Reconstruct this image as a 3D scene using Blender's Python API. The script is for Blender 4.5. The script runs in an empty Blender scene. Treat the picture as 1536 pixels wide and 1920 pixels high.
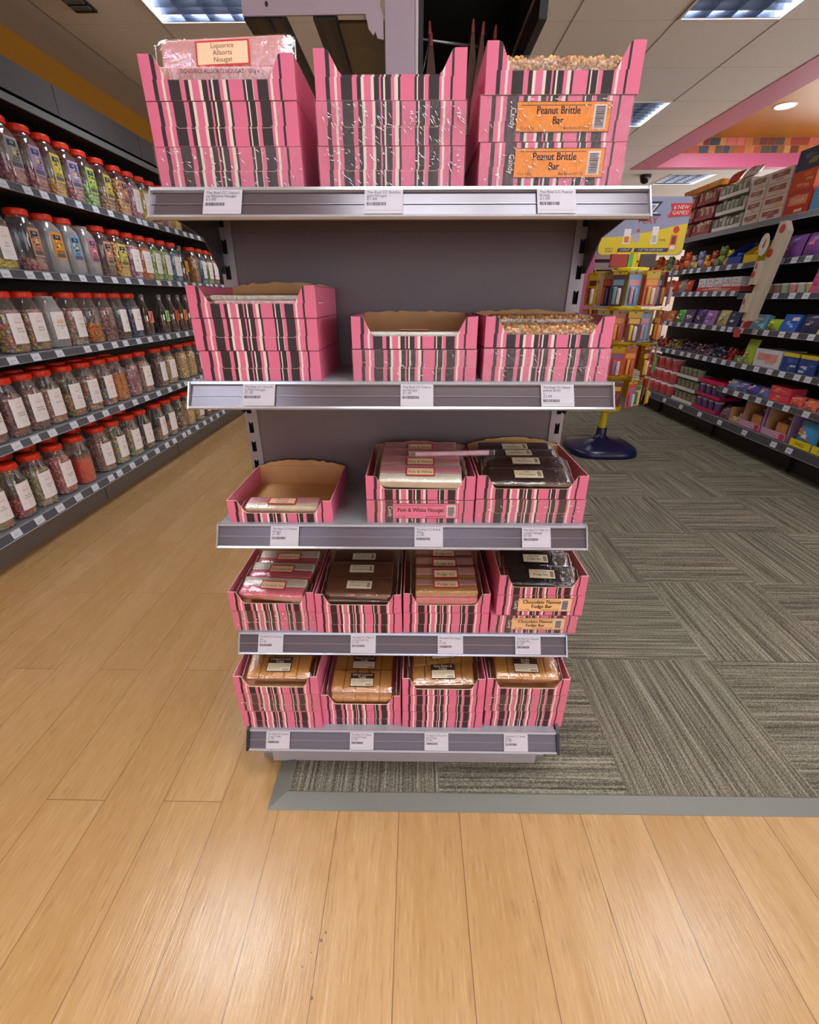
import bpy, math, random
from mathutils import Vector, Matrix
random.seed(7)
S = bpy.context.scene
COL = S.collection
PI = math.pi

# ---------------------------------------------------------------- camera
cam_d = bpy.data.cameras.new('camera')
cam = bpy.data.objects.new('camera', cam_d); COL.objects.link(cam)
cam.location = (0, 0, 1.2)
cam.rotation_euler = (math.radians(90 - 25.15), 0, math.radians(0.73))
cam_d.sensor_fit = 'HORIZONTAL'; cam_d.sensor_width = 36
cam_d.lens = 852.0 / 1536 * 36
cam_d.clip_start = 0.02; cam_d.clip_end = 60
S.camera = cam

# ---------------------------------------------------------------- world, view
w = bpy.data.worlds.new('world'); S.world = w; w.use_nodes = True
w.node_tree.nodes['Background'].inputs[0].default_value = (0.8, 0.75, 0.7, 1)
w.node_tree.nodes['Background'].inputs[1].default_value = 0.2
vs = S.view_settings
vs.view_transform = 'Standard'; vs.look = 'None'; vs.gamma = 1; vs.use_curve_mapping = False
vs.exposure = 0.86
LAMP_W = 13.0
SHOPFRONT = 1.2
SIDEGLOW = 2.2  # strength of the added glow beyond the right shelves
S.cycles.max_bounces = 10; S.cycles.transparent_max_bounces = 16
S.cycles.diffuse_bounces = 7; S.cycles.glossy_bounces = 4
S.cycles.sample_clamp_indirect = 6
S.cycles.caustics_reflective = False; S.cycles.caustics_refractive = False

# ---------------------------------------------------------------- materials
def lin(c):
    c = c / 255.0
    return c / 12.92 if c <= 0.04045 else ((c + 0.055) / 1.055) ** 2.4
def rgb(r, g, b): return (lin(r), lin(g), lin(b), 1)
_M = {}
class NT:
    def __init__(s, name):
        s.m = bpy.data.materials.new(name); s.m.use_nodes = True
        s.t = s.m.node_tree; s.n = s.t.nodes; s.l = s.t.links
        s.p = s.n['Principled BSDF']
    def node(s, ty, **kw):
        n = s.n.new(ty)
        for k, v in kw.items():
            if k[0] == 'i' and k[1:].isdigit(): n.inputs[int(k[1:])].default_value = v
            else: setattr(n, k, v)
        return n
    def math(s, op, a, b=None, c=None, clamp=False):
        n = s.n.new('ShaderNodeMath'); n.operation = op; n.use_clamp = clamp
        for i, v in enumerate((a, b, c)):
            if v is None: continue
            if isinstance(v, (int, float)): n.inputs[i].default_value = v
            else: s.l.new(v, n.inputs[i])
        return n.outputs[0]
    def mix(s, f, a, b, blend='MIX'):
        n = s.n.new('ShaderNodeMix'); n.data_type = 'RGBA'; n.blend_type = blend
        for idx, v in ((0, f), (6, a), (7, b)):
            if isinstance(v, (int, float)): n.inputs[idx].default_value = v
            elif isinstance(v, tuple): n.inputs[idx].default_value = v
            else: s.l.new(v, n.inputs[idx])
        return n.outputs[2]
    def noise(s, vec, scale, detail=3, rough=0.55, out=0):
        n = s.n.new('ShaderNodeTexNoise'); n.inputs['Scale'].default_value = scale
        n.inputs['Detail'].default_value = detail; n.inputs['Roughness'].default_value = rough
        if vec is not None: s.l.new(vec, n.inputs['Vector'])
        return n.outputs[out]
    def objco(s, sc=None):
        o = s.n.new('ShaderNodeTexCoord').outputs['Object']
        if sc is None: return o
        m = s.n.new('ShaderNodeMapping'); m.inputs['Scale'].default_value = sc
        s.l.new(o, m.inputs[0]); return m.outputs[0]
    def ramp(s, f, stops, interp='LINEAR'):
        r = s.n.new('ShaderNodeValToRGB'); cr = r.color_ramp; cr.interpolation = interp
        while len(cr.elements) > 1: cr.elements.remove(cr.elements[0])
        cr.elements[0].position = stops[0][0]; cr.elements[0].color = stops[0][1]
        for p, c in stops[1:]:
            e = cr.elements.new(p); e.color = c
        s.l.new(f, r.inputs[0]); return r.outputs[0]
    def bump(s, h, strength, dist=0.01):
        b = s.n.new('ShaderNodeBump'); b.inputs['Strength'].default_value = strength
        b.inputs['Distance'].default_value = dist
        s.l.new(h, b.inputs['Height']); s.l.new(b.outputs[0], s.p.inputs['Normal'])
def P(name, col, rough=0.5, metal=0.0, var=0.05, scale=30, emit=None, coat=0.0, spec=None, bump=0):
    if name in _M: return _M[name]
    t = NT(name); p = t.p
    p.inputs['Roughness'].default_value = rough; p.inputs['Metallic'].default_value = metal
    if spec is not None: p.inputs['Specular IOR Level'].default_value = spec
    if coat: p.inputs['Coat Weight'].default_value = coat; p.inputs['Coat Roughness'].default_value = 0.1
    c = rgb(*col)
    if var:
        f = t.noise(t.objco(), scale)
        d = tuple(x * (1 - var * 2) for x in c[:3]) + (1,); e = tuple(min(1, x * (1 + var * 2)) for x in c[:3]) + (1,)
        t.l.new(t.mix(f, d, e), p.inputs['Base Color'])
        if bump: t.bump(f, bump, 0.002)
    else: p.inputs['Base Color'].default_value = c
    if emit:
        p.inputs['Emission Color'].default_value = rgb(*emit[0]); p.inputs['Emission Strength'].default_value = emit[1]
    _M[name] = t.m
    return t.m

def clear(name, tint=(255, 255, 255), gloss=0.12, rough=0.06, bump=0.0, bscale=60, edge=0.5, stretch=None, haze=0.0):
    if name in _M: return _M[name]
    t = NT(name); n = t.n; l = t.l
    n.remove(t.p)
    out = n['Material Output']
    tr = n.new('ShaderNodeBsdfTransparent'); tr.inputs[0].default_value = rgb(*tint)
    gl = n.new('ShaderNodeBsdfGlossy'); gl.inputs['Roughness'].default_value = rough
    gl.inputs[0].default_value = (1, 1, 1, 1)
    lw = n.new('ShaderNodeLayerWeight'); lw.inputs[0].default_value = 0.35
    f = t.math('MULTIPLY_ADD', lw.outputs['Facing'], edge, gloss, clamp=True)
    mx = n.new('ShaderNodeMixShader')
    l.new(f, mx.inputs[0]); l.new(tr.outputs[0], mx.inputs[1]); l.new(gl.outputs[0], mx.inputs[2])
    if haze:
        df = n.new('ShaderNodeBsdfDiffuse'); df.inputs[0].default_value = rgb(214, 216, 220)
        m2 = n.new('ShaderNodeMixShader'); m2.inputs[0].default_value = haze
        l.new(mx.outputs[0], m2.inputs[1]); l.new(df.outputs[0], m2.inputs[2]); mx = m2
    l.new(mx.outputs[0], out.inputs[0])
    if bump:
        h = t.noise(t.objco(stretch) if stretch else t.objco(), bscale, 4, 0.6)
        b = n.new('ShaderNodeBump'); b.inputs['Strength'].default_value = bump; b.inputs['Distance'].default_value = 0.004
        l.new(h, b.inputs['Height']); l.new(b.outputs[0], gl.inputs['Normal']); l.new(b.outputs[0], lw.inputs['Normal'])
    _M[name] = t.m
    return t.m

PINK = (224, 116, 152); BLACK = (42, 36, 34); WHITE = (236, 226, 218)
def stripes_mat():
    t = NT('striped carton board')
    seq = 'P B P W P B P B W P W B P B W B P W B P B W B W P B P W P B P'.split()
    ed = [135,225,262,301,322,357,447,487,523,546,607,633,678,692,710,727,773,803,834,853,972,990,1003,1050,1057,1092,1179,1200,1221,1272,1294,1400]
    col = {'P': rgb(*PINK), 'B': rgb(*BLACK), 'W': rgb(*WHITE)}
    uv = t.n.new('ShaderNodeUVMap'); sp = t.n.new('ShaderNodeSeparateXYZ'); t.l.new(uv.outputs[0], sp.inputs[0])
    low = t.math('LESS_THAN', sp.outputs[1], 0.46)
    u = t.math('MULTIPLY_ADD', low, 0.006, sp.outputs[0])
    c = t.ramp(u, [((a - 135) / 1265.0 if i else 0.0, col[k]) for i, (k, a) in enumerate(zip(seq, ed))], 'CONSTANT')
    f = t.noise(t.objco(), 60)
    c = t.mix(t.math('MULTIPLY', f, 0.25), c, (1, 0.9, 0.85, 1), 'MULTIPLY')
    t.l.new(c, t.p.inputs['Base Color']); t.p.inputs['Roughness'].default_value = 0.42
    t.bump(t.noise(t.objco((40, 40, 4)), 3), 0.15, 0.002)
    return t.m
M_STRIPE = stripes_mat()
M_PINK = P('pink carton board', PINK, 0.42, var=0.03)
M_KRAFT = P('brown kraft board', (208, 164, 112), 0.85, var=0.06)
M_EDGE = P('cut board edge', (222, 205, 176), 0.8)
M_FILM = clear('crinkled shrink film', gloss=0.045, rough=0.035, bump=1.0, bscale=110, edge=0.16, stretch=(1.7, 1, 0.5))
M_WRAP = clear('clear bar wrapper', gloss=0.07, rough=0.08, bump=0.7, bscale=55, edge=0.4)
M_JAR = clear('clear plastic jar', gloss=0.07, rough=0.05, edge=0.5, haze=0.05)
M_JARGREY = clear('dusty clear plastic jar', gloss=0.12, rough=0.2, edge=0.5, haze=0.32)

# ---------------------------------------------------------------- mesh builder
_txt = {}
def text_geo(s, align='CENTER'):
    k = (s, align)
    if k in _txt: return _txt[k]
    c = bpy.data.curves.new('t', 'FONT'); c.body = s; c.size = 1; c.align_x = align; c.resolution_u = 2
    o = bpy.data.objects.new('t', c); COL.objects.link(o)
    bpy.context.view_layer.update()
    me = bpy.data.meshes.new_from_object(o.evaluated_get(bpy.context.evaluated_depsgraph_get()))
    g = ([(v.co.x, v.co.y) for v in me.vertices], [tuple(p.vertices) for p in me.polygons])
    bpy.data.objects.remove(o); bpy.data.curves.remove(c); bpy.data.meshes.remove(me)
    _txt[k] = g
    return g
def _ico(sub):
    ph = (1 + 5 ** .5) / 2
    v = [Vector(p).normalized() for p in ((-1,ph,0),(1,ph,0),(-1,-ph,0),(1,-ph,0),(0,-1,ph),(0,1,ph),(0,-1,-ph),(0,1,-ph),(ph,0,-1),(ph,0,1),(-ph,0,-1),(-ph,0,1))]
    f = [(0,11,5),(0,5,1),(0,1,7),(0,7,10),(0,10,11),(1,5,9),(5,11,4),(11,10,2),(10,7,6),(7,1,8),(3,9,4),(3,4,2),(3,2,6),(3,6,8),(3,8,9),(4,9,5),(2,4,11),(6,2,10),(8,6,7),(9,8,1)]
    for _ in range(sub):
        c = {}; nf = []
        def mid(a, b):
            k = (min(a, b), max(a, b))
            if k not in c: c[k] = len(v); v.append(((v[a] + v[b]) / 2).normalized())
            return c[k]
        for a, b, d in f:
            x, y, z = mid(a, b), mid(b, d), mid(d, a)
            nf += [(a, x, z), (b, y, x), (d, z, y), (x, y, z)]
        f = nf
    return v, f
ICO = [_ico(0), _ico(1), _ico(2)]

class MB:
    def __init__(s): s.v = []; s.f = []; s.mi = []; s.mats = []; s.uv = {}; s.smooth = set(); s.X = None
    def mat(s, m):
        if m not in s.mats: s.mats.append(m)
        return s.mats.index(m)
    def add(s, vs, fs, m, uvs=None, smooth=False, X=None):
        b = len(s.v); X = X or s.X
        s.v += [tuple(X @ Vector(p)) if X else tuple(p) for p in vs]
        k = s.mat(m)
        for i, f in enumerate(fs):
            if uvs and uvs[i]: s.uv[len(s.f)] = uvs[i]
            if smooth: s.smooth.add(len(s.f))
            s.f.append(tuple(b + j for j in f)); s.mi.append(k)
        return s
    def box(s, x0, x1, y0, y1, z0, z1, m, X=None, skip=''):
        v = [(x0,y0,z0),(x1,y0,z0),(x1,y1,z0),(x0,y1,z0),(x0,y0,z1),(x1,y0,z1),(x1,y1,z1),(x0,y1,z1)]
        F = {'d':(0,3,2,1),'u':(4,5,6,7),'f':(0,1,5,4),'r':(1,2,6,5),'b':(2,3,7,6),'l':(3,0,4,7)}
        return s.add(v, [F[k] for k in F if k not in skip], m, X=X)
    def quad(s, pts, m, uv=None, X=None): return s.add(pts, [tuple(range(len(pts)))], m, [uv] if uv else None, X=X)
    def prism(s, pts, axis, a0, a1, m, X=None, msides=None):
        # pts: 2-D outline; extruded along axis (0 x,1 y,2 z)
        def p3(p, a):
            q = list(p); q.insert(axis, a); return tuple(q)
        n = len(pts)
        v = [p3(p, a0) for p in pts] + [p3(p, a1) for p in pts]
        s.add(v, [tuple(range(n))[::-1], tuple(range(n, 2 * n))], m, X=X)
        s.add(v, [(i, (i + 1) % n, n + (i + 1) % n, n + i) for i in range(n)], msides or m, X=X)
        return s
    def lathe(s, prof, seg, m, c=(0, 0, 0), X=None, smooth=True, caps=True):
        v = []; f = []
        for r, z in prof:
            for i in range(seg):
                a = 2 * PI * i / seg; v.append((c[0] + r * math.cos(a), c[1] + r * math.sin(a), c[2] + z))
        for j in range(len(prof) - 1):
            for i in range(seg):
                f.append((j*seg+i, j*seg+(i+1)%seg, (j+1)*seg+(i+1)%seg, (j+1)*seg+i))
        s.add(v, f, m, smooth=smooth, X=X)
        if caps:
            s.add(v[:seg], [tuple(range(seg))[::-1]], m, X=X); s.add(v[-seg:], [tuple(range(seg))], m, X=X)
        return s
    def tube(s, a, b, r, m, seg=8, X=None):
        a = Vector(a); b = Vector(b); d = (b - a).normalized()
        u = d.cross(Vector((0, 0, 1)));
        if u.length < 1e-3: u = d.cross(Vector((0, 1, 0)))
        u.normalize(); w_ = d.cross(u)
        v = [tuple(p + (u * math.cos(2*PI*i/seg) + w_ * math.sin(2*PI*i/seg)) * r) for p in (a, b) for i in range(seg)]
        f = [(i, (i+1) % seg, seg + (i+1) % seg, seg + i) for i in range(seg)] + [tuple(range(seg))[::-1], tuple(range(seg, 2*seg))]
        return s.add(v, f, m, X=X, smooth=True)
    def ball(s, c, r, m, sub=1, sc=(1, 1, 1), R=None, X=None):
        V, F = ICO[sub]; R = R or Matrix.Identity(3); c = Vector(c)
        return s.add([tuple(c + R @ Vector((p.x*r*sc[0], p.y*r*sc[1], p.z*r*sc[2]))) for p in V], F, m, smooth=True, X=X)
    def text(s, st, size, o, r, u, m, sx=1.0, align='CENTER', X=None, maxw=None):
        V, F = text_geo(st, align); o = Vector(o); r = Vector(r).normalized(); u = Vector(u).normalized()
        if maxw:
            w_ = (max(p[0] for p in V) - min(p[0] for p in V)) * size * sx
            if w_ > maxw: sx *= maxw / w_
        return s.add([tuple(o + r * (p[0]*size*sx) + u * (p[1]*size)) for p in V], F, m, X=X)
    def rbox(s, x0, x1, y0, y1, z0, z1, r, m, X=None, seg=3):
        # box with rounded edges (rounded plan, softened top and bottom)
        def ring(ins, z):
            o = []
            for cx, cy, a0 in ((x1-r, y1-r, 0), (x0+r, y1-r, PI/2), (x0+r, y0+r, PI), (x1-r, y0+r, 1.5*PI)):
                for i in range(seg + 1):
                    a = a0 + PI/2 * i / seg; q = max(r - ins, 0.0)
                    o.append((cx + q * math.cos(a), cy + q * math.sin(a), z))
            return o
        rs = []
        for i in range(seg + 1):
            a = PI/2 * i / seg; rs.append(ring(r * (1 - math.sin(a)), z0 + r * (1 - math.cos(a))))
        for i in range(seg, -1, -1):
            a = PI/2 * i / seg; rs.append(ring(r * (1 - math.sin(a)), z1 - r * (1 - math.cos(a))))
        n = len(rs[0]); v = [p for q in rs for p in q]
        f = [(j*n+i, j*n+(i+1)%n, (j+1)*n+(i+1)%n, (j+1)*n+i) for j in range(len(rs)-1) for i in range(n)]
        s.add(v, f, m, smooth=True, X=X)
        s.add(rs[0], [tuple(range(n))[::-1]], m, X=X); s.add(rs[-1], [tuple(range(n))], m, X=X)
        return s
    def mesh(s, name):
        me = bpy.data.meshes.new(name); me.from_pydata(s.v, [], s.f)
        for m in s.mats: me.materials.append(m)
        me.polygons.foreach_set('material_index', s.mi)
        if s.smooth: me.polygons.foreach_set('use_smooth', [i in s.smooth for i in range(len(s.f))])
        if s.uv:
            ul = me.uv_layers.new(name='UVMap')
            for p in me.polygons:
                q = s.uv.get(p.index)
                for k, li in enumerate(p.loop_indices): ul.data[li].uv = q[k] if q else (0.02, 0.8)
        me.update(); return me
    def build(s, name, parent=None, bevel=0): return link(name, s.mesh(name), parent, bevel)
def link(name, me, parent=None, bevel=0):
    o = bpy.data.objects.new(name, me); COL.objects.link(o)
    if parent: o.parent = parent
    if bevel:
        b = o.modifiers.new('bevel', 'BEVEL'); b.width = bevel; b.segments = 2; b.limit_method = 'ANGLE'
    return o
def tag(o, label, cat, group=None, kind=None):
    if not 4 <= len(label.split()) <= 16: print('LABEL', len(label.split()), label)
    o['label'] = label; o['category'] = cat
    if group: o['group'] = group
    if kind: o['kind'] = kind
    return o
def thing(name, label, cat, loc=(0, 0, 0), rz=0, group=None):
    o = bpy.data.objects.new(name, None); COL.objects.link(o); o.empty_display_size = 0.05
    o.location = loc; o.rotation_euler = (0, 0, rz)
    return tag(o, label, cat, group)
def struct(o, label=None):
    o['kind'] = 'structure'
    if label: o['label'] = label
    return o
def T(x, y, z): return Matrix.Translation((x, y, z))
def RX(a): return Matrix.Rotation(a, 4, 'X')
def RY(a): return Matrix.Rotation(a, 4, 'Y')
def RZ(a): return Matrix.Rotation(a, 4, 'Z')
ORD = ['first','second','third','fourth','fifth','sixth','seventh','eighth','ninth','tenth','eleventh','twelfth','thirteenth','fourteenth','fifteenth','sixteenth','seventeenth','eighteenth','nineteenth','twentieth']
# ================================================================ THE ROOM
XL, XR, YB, YF, ZC = -2.45, 6.2, -4.6, 9.8, 2.66
SPOTS = [(-.189, .472, .0035), (-.181, .484, .0015), (-.190, .385, .0035), (-.218, .43, .0015), (.401, .506, .001), (-.245, .745, .002), (.265, .544, .001), (-.205, .452, .002)]
def wood_mat():
    t = NT('laminate oak planks'); co = t.objco(); sp = t.n.new('ShaderNodeSeparateXYZ'); t.l.new(co, sp.inputs[0])
    x = t.math('DIVIDE', t.math('ADD', sp.outputs[0], 0.037 + 0.1555 * 200), 0.1555)
    i = t.math('FLOOR', x); fx = t.math('FRACT', x)
    odd = t.math('MODULO', i, 2.0)
    y = t.math('DIVIDE', t.math('SUBTRACT', t.math('ADD', sp.outputs[1], 0.93 * 100), t.math('MULTIPLY_ADD', odd, 0.465, 0.753)), 0.93)
    j = t.math('FLOOR', y); fy = t.math('FRACT', y)
    cx = t.n.new('ShaderNodeCombineXYZ'); t.l.new(i, cx.inputs[0]); t.l.new(j, cx.inputs[1])
    wn = t.n.new('ShaderNodeTexWhiteNoise'); t.l.new(cx.outputs[0], wn.inputs[0])
    # grain
    g = t.n.new('ShaderNodeCombineXYZ')
    t.l.new(t.math('MULTIPLY', sp.outputs[0], 26.0), g.inputs[0])
    t.l.new(t.math('ADD', t.math('MULTIPLY', sp.outputs[1], 1.6), t.math('MULTIPLY', wn.outputs[0], 40.0)), g.inputs[1])
    t.l.new(t.math('MULTIPLY', wn.outputs[0], 17.0), g.inputs[2])
    n1 = t.noise(g.outputs[0], 1.0, 5, 0.6); n2 = t.noise(g.outputs[0], 5.5, 3, 0.7)
    n3 = t.noise(co, 1.6, 2)
    base = t.mix(wn.outputs[0], rgb(171, 136, 88), rgb(183, 150, 104))
    base = t.mix(t.math('MULTIPLY', t.math('SUBTRACT', n1, 0.38, clamp=True), 2.2, clamp=True), base, rgb(160, 122, 70))
    base = t.mix(t.math('MULTIPLY', t.math('SUBTRACT', n2, 0.55, clamp=True), 1.6, clamp=True), base, rgb(132, 96, 56))
    base = t.mix(t.math('MULTIPLY', n3, 0.3), base, rgb(190, 148, 104))
    ex = t.math('MINIMUM', fx, t.math('SUBTRACT', 1.0, fx)); ey = t.math('MULTIPLY', t.math('MINIMUM', fy, t.math('SUBTRACT', 1.0, fy)), 6.0)
    e = t.math('LESS_THAN', t.math('MINIMUM', ex, ey), 0.006)
    # little dark scuffs
    wv = t.n.new('ShaderNodeMapping'); t.l.new(co, wv.inputs[0])
    g2 = t.n.new('ShaderNodeCombineXYZ'); t.l.new(t.math('MULTIPLY', sp.outputs[0], 150.0), g2.inputs[0]); t.l.new(t.math('MULTIPLY', sp.outputs[1], 16.0), g2.inputs[1])
    fl = t.noise(g2.outputs[0], 1.0, 2, 0.5)
    base = t.mix(t.math('MULTIPLY', t.math('SUBTRACT', fl, 0.56, clamp=True), 2.2, clamp=True), base, rgb(126, 90, 54))
    base = t.mix(t.math('MULTIPLY', t.math('SUBTRACT', 0.42, fl, clamp=True), 1.5, clamp=True), base, rgb(214, 182, 138))
    wob = t.math('MULTIPLY', t.noise(co, 90, 2), 0.008); sc_ = None
    for px_, py_, pr_ in SPOTS:
        dx_ = t.math('SUBTRACT', sp.outputs[0], px_); dy_ = t.math('SUBTRACT', sp.outputs[1], py_)
        dd = t.math('SQRT', t.math('ADD', t.math('MULTIPLY', dx_, dx_), t.math('MULTIPLY', dy_, dy_)))
        q_ = t.math('LESS_THAN', t.math('ADD', dd, wob), pr_ + 0.004)
        sc_ = q_ if sc_ is None else t.math('MAXIMUM', sc_, q_)
    base = t.mix(t.math('MULTIPLY', sc_, 0.75), base, rgb(84, 60, 40))
    base = t.mix(t.math('MULTIPLY', e, 0.8), base, rgb(96, 66, 36))
    t.l.new(base, t.p.inputs['Base Color'])
    t.l.new(t.math('MULTIPLY_ADD', n2, 0.14, 0.19), t.p.inputs['Roughness'])
    t.p.inputs['Specular IOR Level'].default_value = 0.5
    t.bump(t.math('SUBTRACT', n2, t.math('MULTIPLY', e, 1.5)), 0.3, 0.0016)
    return t.m
def carpet_mat():
    t = NT('striped carpet tiles'); co = t.objco(); sp = t.n.new('ShaderNodeSeparateXYZ'); t.l.new(co, sp.inputs[0])
    x = t.math('DIVIDE', t.math('ADD', sp.outputs[0], 50.5 - 0.069), 0.505); y = t.math('DIVIDE', t.math('ADD', sp.outputs[1], 50.5 - 0.78), 0.505)
    i = t.math('FLOOR', x); j = t.math('FLOOR', y)
    par = t.math('MODULO', t.math('ADD', i, j), 2.0)      # 0: stripes along x
    cx = t.n.new('ShaderNodeCombineXYZ'); t.l.new(i, cx.inputs[0]); t.l.new(j, cx.inputs[1])
    wn = t.n.new('ShaderNodeTexWhiteNoise'); t.l.new(cx.outputs[0], wn.inputs[0])
    def swap(a, b): return t.math('ADD', t.math('MULTIPLY', a, t.math('SUBTRACT', 1.0, par)), t.math('MULTIPLY', b, par))
    along = swap(sp.outputs[0], sp.outputs[1]); perp = swap(sp.outputs[1], sp.outputs[0])
    def nz(pa, pp, sc, d):
        g = t.n.new('ShaderNodeCombineXYZ')
        t.l.new(t.math('MULTIPLY', along, pa), g.inputs[0]); t.l.new(t.math('MULTIPLY', perp, pp), g.inputs[1])
        t.l.new(t.math('MULTIPLY', wn.outputs[0], 30.0), g.inputs[2])
        return t.noise(g.outputs[0], sc, d, 0.65)
    a = nz(1.2, 95.0, 1.0, 3); b = nz(5.0, 210.0, 1.0, 2); c = nz(200.0, 300.0, 1.0, 1)
    v = t.math('ADD', t.math('MULTIPLY', a, 0.50), t.math('ADD', t.math('MULTIPLY', b, 0.26), t.math('MULTIPLY', c, 0.36)))
    col = t.ramp(v, [(0.42, rgb(64, 62, 57)), (0.52, rgb(98, 97, 88)), (0.60, rgb(132, 131, 121)), (0.70, rgb(168, 167, 158))])
    tint = t.mix(t.noise(co, 2.3, 2), rgb(232, 236, 222), rgb(255, 240, 232))
    col = t.mix(1.0, col, tint, 'MULTIPLY')
    t.l.new(col, t.p.inputs['Base Color']); t.p.inputs['Roughness'].default_value = 0.95
    t.p.inputs['Specular IOR Level'].default_value = 0.1
    t.bump(v, 0.7, 0.004)
    return t.m
def floor_rect(name, x0, x1, y0, y1, z0, z1, m):
    return struct(MB().box(x0, x1, y0, y1, z0, z1, m).build(name))
floor_rect('floor', XL, XR, YB, YF, -0.05, 0.0, wood_mat())['label'] = 'oak laminate plank floor of the shop'
floor_rect('floor', -0.34, XR, 0.776, YF, 0.0005, 0.004, carpet_mat())['label'] = 'grey striped carpet tiles laid in quarter turns'
m_trim = P('grey vinyl edging', (110, 112, 104), 0.45, var=0.04, scale=12)
tr = MB()
o0, i0 = 0.733, 0.778; ox, ix = -0.378, -0.337
tr.add([(ox, o0, 0.0008), (XR, o0, 0.0008), (XR, i0, 0.0075), (ix, i0, 0.0075), (XR, i0 + .004, 0.0045), (ix + .003, i0 + .004, 0.0045)],
       [(0, 1, 2, 3), (3, 2, 4, 5)], m_trim)
tr.add([(ox, o0, 0.0008), (ix, i0, 0.0075), (ix, YF, 0.0075), (ox, YF, 0.0008), (ix + .003, YF, 0.0045), (ix + .003, i0, 0.0045)],
       [(0, 1, 2, 3), (1, 5, 4, 2)], m_trim)
struct(tr.build('trim_1'), 'grey vinyl ramp edging round the carpet')

# --- ceiling of mineral tiles with holes for fittings and the raised pink bay
m_tile = P('mineral ceiling tile', (240, 234, 230), 0.9, var=0.03, scale=90, bump=0.15)
m_grid = P('ceiling grid bar', (150, 138, 128), 0.6)
FIX = [(-1.202, y) for y in (-2.09, -1.49, -0.29, -0.89, 1.51, 3.31, 5.11, 6.91)] + [(1.798, y) for y in (-2.09, -0.29, 1.51, 3.31, 5.11, 6.91)] + \
      [(-0.002, 0.31), (0.598, 0.31), (-0.002, -1.49), (0.598, -1.49), (3.598, 7.51), (3.898, -0.29), (3.898, 2.11)]  # two unseen left fittings behind the camera are added to brighten that side
BX0, BX1, BY0, BY1 = 2.66, 5.7, 2.3, 6.995
gx = [0.898 + 0.6 * k for k in range(-6, 10)]; gy = [3.61 + 0.6 * k for k in range(-14, 11)]
xs = sorted(set([XL, XR, BX0, BX1] + [g for g in gx if XL < g < XR])); ys = sorted(set([YB, YF, BY0, BY1] + [g for g in gy if YB < g < YF]))
cl = MB()
def hole(x, y):
    if BX0 < x < BX1 and BY0 < y < BY1: return True
    return any(abs(x - fx) < 0.3 and abs(y - fy) < 0.3 for fx, fy in FIX)
for a, b in zip(xs, xs[1:]):
    for c, d in zip(ys, ys[1:]):
        if not hole((a + b) / 2, (c + d) / 2):
            cl.quad([(a, c, ZC), (a, d, ZC), (b, d, ZC), (b, c, ZC)], m_tile)
for g in gx:
    if XL < g < XR:
        cl.box(g - .003, g + .003, YB, BY0 if BX0 < g < BX1 else YF, ZC - .0015, ZC + .004, m_grid)
for g in gy:
    if YB < g < YF:
        cl.box(XL, BX0 if BY0 < g < BY1 else XR, g - .0015, g + .0015, ZC - .0008, ZC + .004, P('faint cross bar', (196, 188, 182), .8))
struct(cl.build('ceiling'), 'suspended ceiling of square mineral tiles')
# raised bay: pink rim, orange top, collage wall
m_rim = P('pink painted rim', (196, 96, 140), 0.45, var=0.02); m_or = P('orange gloss ceiling', (186, 124, 30), 0.35, var=0.03, scale=2)
rim = MB(); R0 = 0.27
ix0, ix1, iy0, iy1, ZB = BX0 + R0, BX1 - R0, BY0 + R0, BY1 - 0.12, 2.95
for q in ((BX0, ix0, BY0, BY1), (ix1, BX1, BY0, BY1), (ix0, ix1, BY0, iy0), (ix0, ix1, iy1, BY1)):
    rim.box(*q, ZC - 0.004, ZC + 0.13, m_rim)
struct(rim.build('trim_2'), 'pink rim round the raised orange ceiling bay')
bay = MB()
bay.box(BX0, BX1, BY0, BY1, ZB, ZB + .02, m_or)
for q in ((BX0, ix0 - .01, BY0, BY1), (ix1 + .01, BX1, BY0, BY1), (ix0, ix1, BY0, iy0 - .01)): bay.box(*q, ZC + .13, ZB, m_or)
struct(bay.build('ceiling'), 'orange raised ceiling bay')
cw = MB(); cols = [(176, 84, 66), (196, 120, 74), (120, 60, 52), (60, 74, 92), (206, 150, 92), (168, 70, 60), (90, 80, 70), (214, 120, 110), (150, 96, 60)]
cm = [P('collage card %s' % n, c, 0.6) for n, c in zip('abcdefghi', cols)]
cw.box(ix0, ix1, iy1, iy1 + .04, ZC + .13, ZB, P('collage ground', (190, 130, 90), 0.6))
for r in range(2):
    x = ix0 + 0.01
    while x < ix1 - .13:
        wd = random.choice((0.07, 0.09, 0.11)); cw.box(x, x + wd, iy1 - .003, iy1, ZC + .135 + r * .078, ZC + .206 + r * .078, random.choice(cm)); x += wd + .008
struct(cw.build('wall_bay'), 'strip of wall papered with small orange and red cards')
# walls
m_yel = P('yellow painted wall', (178, 122, 14), 0.7, var=0.03, scale=3); m_tan = P('tan painted wall', (222, 208, 192), 0.8, var=0.03, scale=2)
struct(MB().box(XL - .1, XL, YB, YF, 0, ZC, m_yel).build('wall_left'), 'yellow painted wall above the jar shelves')
struct(MB().box(XR, XR + .1, YB, YF, 0, .9, m_tan).box(XR, XR + .1, YB, YF, 2.5, ZC + .4, m_tan).build('wall_right'), 'far right shop wall')
m_sideglow = P('added side glow', (245, 242, 236), 0.5, var=0, emit=((245, 240, 236), SIDEGLOW))  # unseen glowing panel added to brighten the ceiling, not a known window
sw = MB(); sw.box(XR + .04, XR + .06, YB, YF, .9, 2.5, m_sideglow)
for k in range(8): sw.box(XR, XR + .04, YB + 2 * k, YB + 2 * k + .06, .9, 2.5, P('window bar', (60, 60, 62), .4))
struct(sw.build('side_glow_panel'), 'added glowing side panel with bars, unseen beyond the right shelves')
struct(MB().box(XL, XR, YF, YF + .1, 0, ZC, m_tan).build('wall_far'), 'far end wall of the shop')
wb = MB()
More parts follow.
